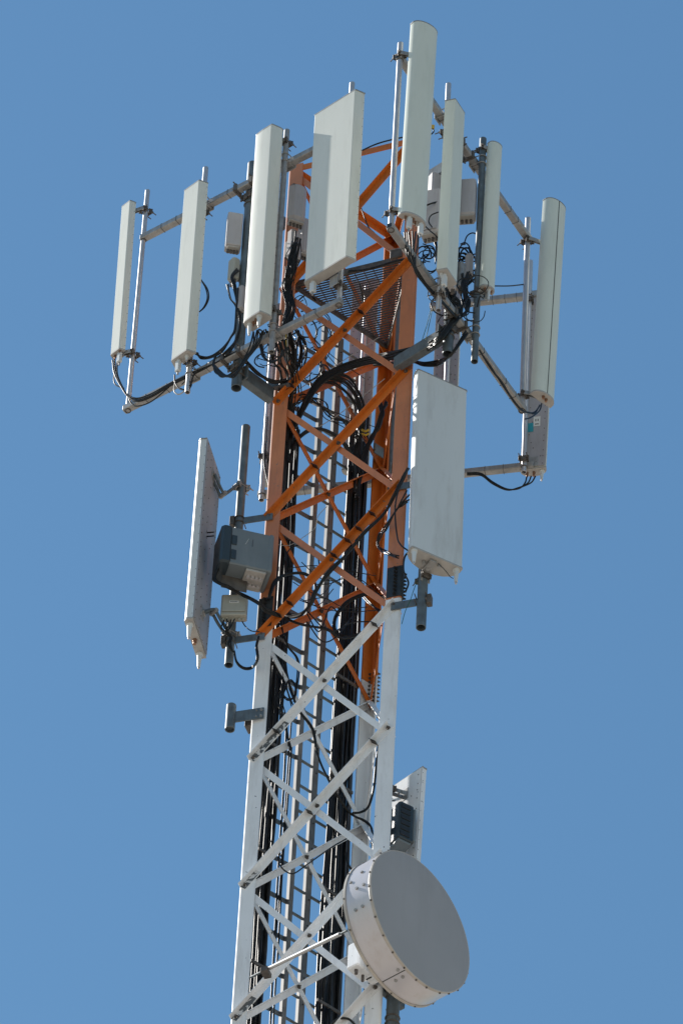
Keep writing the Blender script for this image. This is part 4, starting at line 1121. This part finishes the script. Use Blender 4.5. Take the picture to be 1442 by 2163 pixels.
# ------------------------------------------------------------------ more cables, ties and hardware
def P_(k, u, z_=0): return LG + eLR * u
for (k, ts, u_) in ((0, (.12, .2, .52, .62, .70, .8), .042), (2, (.10, .62), .042), (1, (.33,), .042), (-1, (.16, .86), .042), (-2, (.45, .9), .042)):
    p = LG + eLR * .055 + UPV * zn(k); q = RG - eLR * .055 + UPV * zn(k + 1); d = (q - p).normalized(); u = nLR.cross(d)
    if u.z < 0: u = -u
    for t in ts:
        c = p.lerp(q, t) + nLR * .030
        part(tower, 'cable_tie', 'black', MB().box(c, d * .0022, u * .037, nLR * .032))
for i in range(8):
    C3(jit([(948, 560, mp2.y + .05), (940, 590, mp2.y), (952, 620, mp2.y - .05), (965, 650, mp2.y - .05), (955, 680, mp2.y - .05), (935, 705, mp2.y - .06), (912, 728, mp2.y)], 9), r=random.choice((.006, .009)),
       label='black cable looping round the right main pole', group='cables looping round the right main pole')
for i in range(6):
    C3(jit([(975 + random.uniform(-8, 22), 580 + random.uniform(-20, 20), pA7.y + .1), (985, 620, pA7.y + .08), (980, 650, pA7.y + .05), (968, 668, pA7.y), (945 + random.uniform(-25, 10), 690 + random.uniform(-10, 20), mp2.y - .06)], 12), r=random.choice((.005, .007, .009)),
       label='black cable crowding left of the dark right pole', group='cables crowding the dark right pole')
for i in range(7):
    cx_, cy_ = random.uniform(890, 915), random.uniform(520, 560); R_ = random.uniform(12, 24); ph = random.uniform(0, 6)
    C3([(cx_ + R_ * math.cos(ph + t * .75), cy_ + R_ * 1.1 * math.sin(ph + t * .75), -.6 + .012 * t) for t in range(8)], r=random.choice((.005, .007)),
       label='black jumper loop right of the orange right leg top', group='jumper loops at the right leg top')
for i in range(14):
    x0 = random.uniform(608, 632)
    C3(jit([(x0 + 8, 505 + random.uniform(-15, 10), -.55), (x0, 540, -.52), (x0 - 6, 575, -.48), (x0 - 12, 610, -.42), (x0 - 6, 650, -.4), (x0 - 16, 690, -.38)], 6), r=random.choice((.004, .006, .008)),
       label='black cable hanging under the lilac radio box', group='cables under the lilac radio box')
for i in range(10):
    x0 = random.uniform(560, 600)
    C3(jit([(x0, 700, -.55), (x0 + 8, 730, -.5), (x0 + 14, 760, -.4), (x0 + 26, 790, -.25), (x0 + 30, 835, -.12), (608, 880, -.02), (600, 930, .03)], 7), r=random.choice((.005, .008)),
       label='black cable spilling over the left leg above its splice arm', group='cables spilling over the left leg')
for i in range(8):
    a_ = random.uniform(615, 640)
    C3(jit([(a_, 700, 0), (a_ + 10, 740, .02), (a_ + 2, 790, .04), (a_ - 8, 830, .05), (612, 880, .05), (603, 940, .06)], 9), r=random.choice((.006, .009)),
       label='black cable dropping inside the left leg towards the left run', group='cables dropping inside the left leg')
for i, pts in enumerate((((615, 832, -.1), (700, 778, .1), (800, 712, .3)), ((660, 850, .1), (730, 880, .2), (800, 905, .4)), ((668, 905, .1), (720, 872, .2), (812, 800, .4)), ((640, 690, .1), (700, 760, .2), (735, 800, .3)), ((622, 668, .1), (690, 742, .2), (770, 800, .35)))):
    C3(pts, r=.0035, m='greycable' if i in (0, 2) else 'cable', label='thin straight wire strung across the upper tower', group='thin wires across the upper tower')
for i in range(3):
    C3(jit([(735, 574, -.42), (780, 568, -.44), (820, 556, -.5), (850, 548, -.55), (872, 545, -.6)], 1.2), r=.008, label='black cable lying on the front edge of the grating platform', group='cables on the platform edge')
C3([(692, 715, .2), (762, 655, .0), (760, 600, -.3)], r=.006, label='thin black cable hanging through the grating platform')
C3([(760, 433, -.35), (768, 455, -.35), (778, 480, -.35), (790, 492, -.35)], r=.006, label='short black cable dangling right of the widest panel')
C3([(764, 318, -.45), (790, 306, -.46), (815, 298, -.47), (850, 290, -.5)], r=.007, label='black cable tied along the top orange brace')
C3([(893, 437, mp2.y - .25), (910, 430, mp2.y - .26), (932, 424, mp2.y - .2)], r=.008, label='black cable strapped over the white radio box')
C3([(880, 460, mp2.y - .3), (905, 485, mp2.y - .3), (925, 505, mp2.y - .3), (930, 540, mp2.y - .1)], r=.006, label='black cable slanting down across the white radio box')
C3([(925, 448, mp2.y - .28), (910, 455, mp2.y - .28), (905, 468, mp2.y - .28), (912, 480, mp2.y - .28)], r=.006, label='curved black cable on the face of the white radio box')
for i in range(4):
    C3(jit([(558 + i * 2, 1380, .0), (575, 1400, .02), (590, 1420, .03), (600, 1450, .05), (590, 1480, .05), (600, 1520, .06), (612, 1580, .08)], 5), r=random.choice((.005, .007)),
       label='black cable straggling inside the white left leg', group='cables straggling inside the white leg')
for i in range(2):
    C3([(545 + i * 3, 1650, .1), (550, 1700, .1), (562, 1760, .12), (590, 1800, .12), (600, 1830, .12)], r=.005, label='thin black wire hanging along the left run in the white part', group='thin wires in the white part')
cd_ = thing('conduit', 'short pale conduit lying on a bracket between left run and ladder', 'conduit', Lp(640, 838, .25))
part(cd_, 'tube', 'radio', MB().cyl(Lp(628, 833, .22), Lp(676, 858, .34), .018)); part(cd_, 'tie', 'black', MB().cyl(Lp(655, 847, .285), Lp(659, 849, .295), .0195))
# hardware under the large pale panel
B_, T_, e_, n_, ax_ = f9
q = B_ + e_ * .22 - n_ * .10 - UPV * .03
part(A9, 'bracket', 'galv', MB().box(q, e_ * .03, n_ * .07, UPV * .012, .003))
for du, dv in ((-.06, .05), (.07, .02), (.0, .09)):
    part(A9, 'port', 'galv', MB().cyl(B_ + e_ * (.22 + du) - n_ * (.04 + dv), B_ + e_ * (.22 + du) - n_ * (.04 + dv) - UPV * .05, .017, n=12))
# junction plate on the rear leg
jp = Lp(800, 952, .45)
jp_ = thing('junction_plate', 'small dark plate on the orange rear leg beside the cable run', 'plate', jp)
part(jp_, 'plate', 'dark', MB().box(jp, eLB * .05, nLB * .006, UPV * .06, .002)); part(jp_, 'clamp', 'rust', MB().cyl(jp - eLB * .05 - UPV * .03, jp - eLB * .05 + UPV * .05, .012))
bx = Lp(838, 540, -.48)
bx_ = thing('small_box', 'small dark box standing on the front corner of the platform', 'box', bx)
part(bx_, 'housing', 'rust', MB().box(bx, eLR * .055, nLR * .03, UPV * .05, .004)); part(bx_, 'lid', 'galv', MB().box(bx + UPV * .053, eLR * .06, nLR * .034, UPV * .004, .001))

random.seed(21)
for i in range(12):
    cx_, cy_ = random.uniform(930, 1010), random.uniform(600, 690); R_ = random.uniform(12, 26); ph = random.uniform(0, 6); sq = random.uniform(.6, 1.3)
    C3([(cx_ + R_ * sq * math.cos(ph + t * .7) + random.uniform(-2, 2), cy_ + R_ * math.sin(ph + t * .7), mp2.y - .12 + .01 * t) for t in range(random.randint(5, 9))], r=random.choice((.004, .006)),
       label='thin black loop tangled round the foot of the right frame', group='thin loops at the foot of the right frame')
for i in range(12):
    cx_, cy_ = random.uniform(540, 600), random.uniform(700, 765); R_ = random.uniform(10, 24); ph = random.uniform(0, 6); sq = random.uniform(.6, 1.3)
    C3([(cx_ + R_ * sq * math.cos(ph + t * .7) + random.uniform(-2, 2), cy_ + R_ * math.sin(ph + t * .7), -.5 + .015 * t) for t in range(random.randint(5, 9))], r=random.choice((.004, .006)),
       label='thin black loop tangled below the ridged panel foot', group='thin loops below the ridged panel')
for i in range(10):
    x0, x1 = random.uniform(608, 650), random.uniform(700, 800); y0 = random.uniform(1180, 1320)
    C3(jit([(x0, y0, 0), ((x0 * 2 + x1) / 3, y0 + random.uniform(-25, 45), .08), ((x0 + 2 * x1) / 3, y0 + random.uniform(-20, 50), .2), (x1, y0 + random.uniform(-10, 40), .3)], 4), r=random.choice((.004, .006)),
       label='thin black cable drooping between the cable runs in the orange part', group='thin cables drooping in the orange part')
for i in range(6):
    x0 = random.uniform(600, 625)
    C3(jit([(x0, 860, .0), (x0 + 25, 840, .05), (x0 + 60, 850, .1), (x0 + 85, 880, .2), (x0 + 120, 900, .3), (x0 + 150, 930, .4)], 9), r=random.choice((.004, .006)),
       label='thin black cable wandering behind the second orange crossing', group='thin cables behind the second crossing')
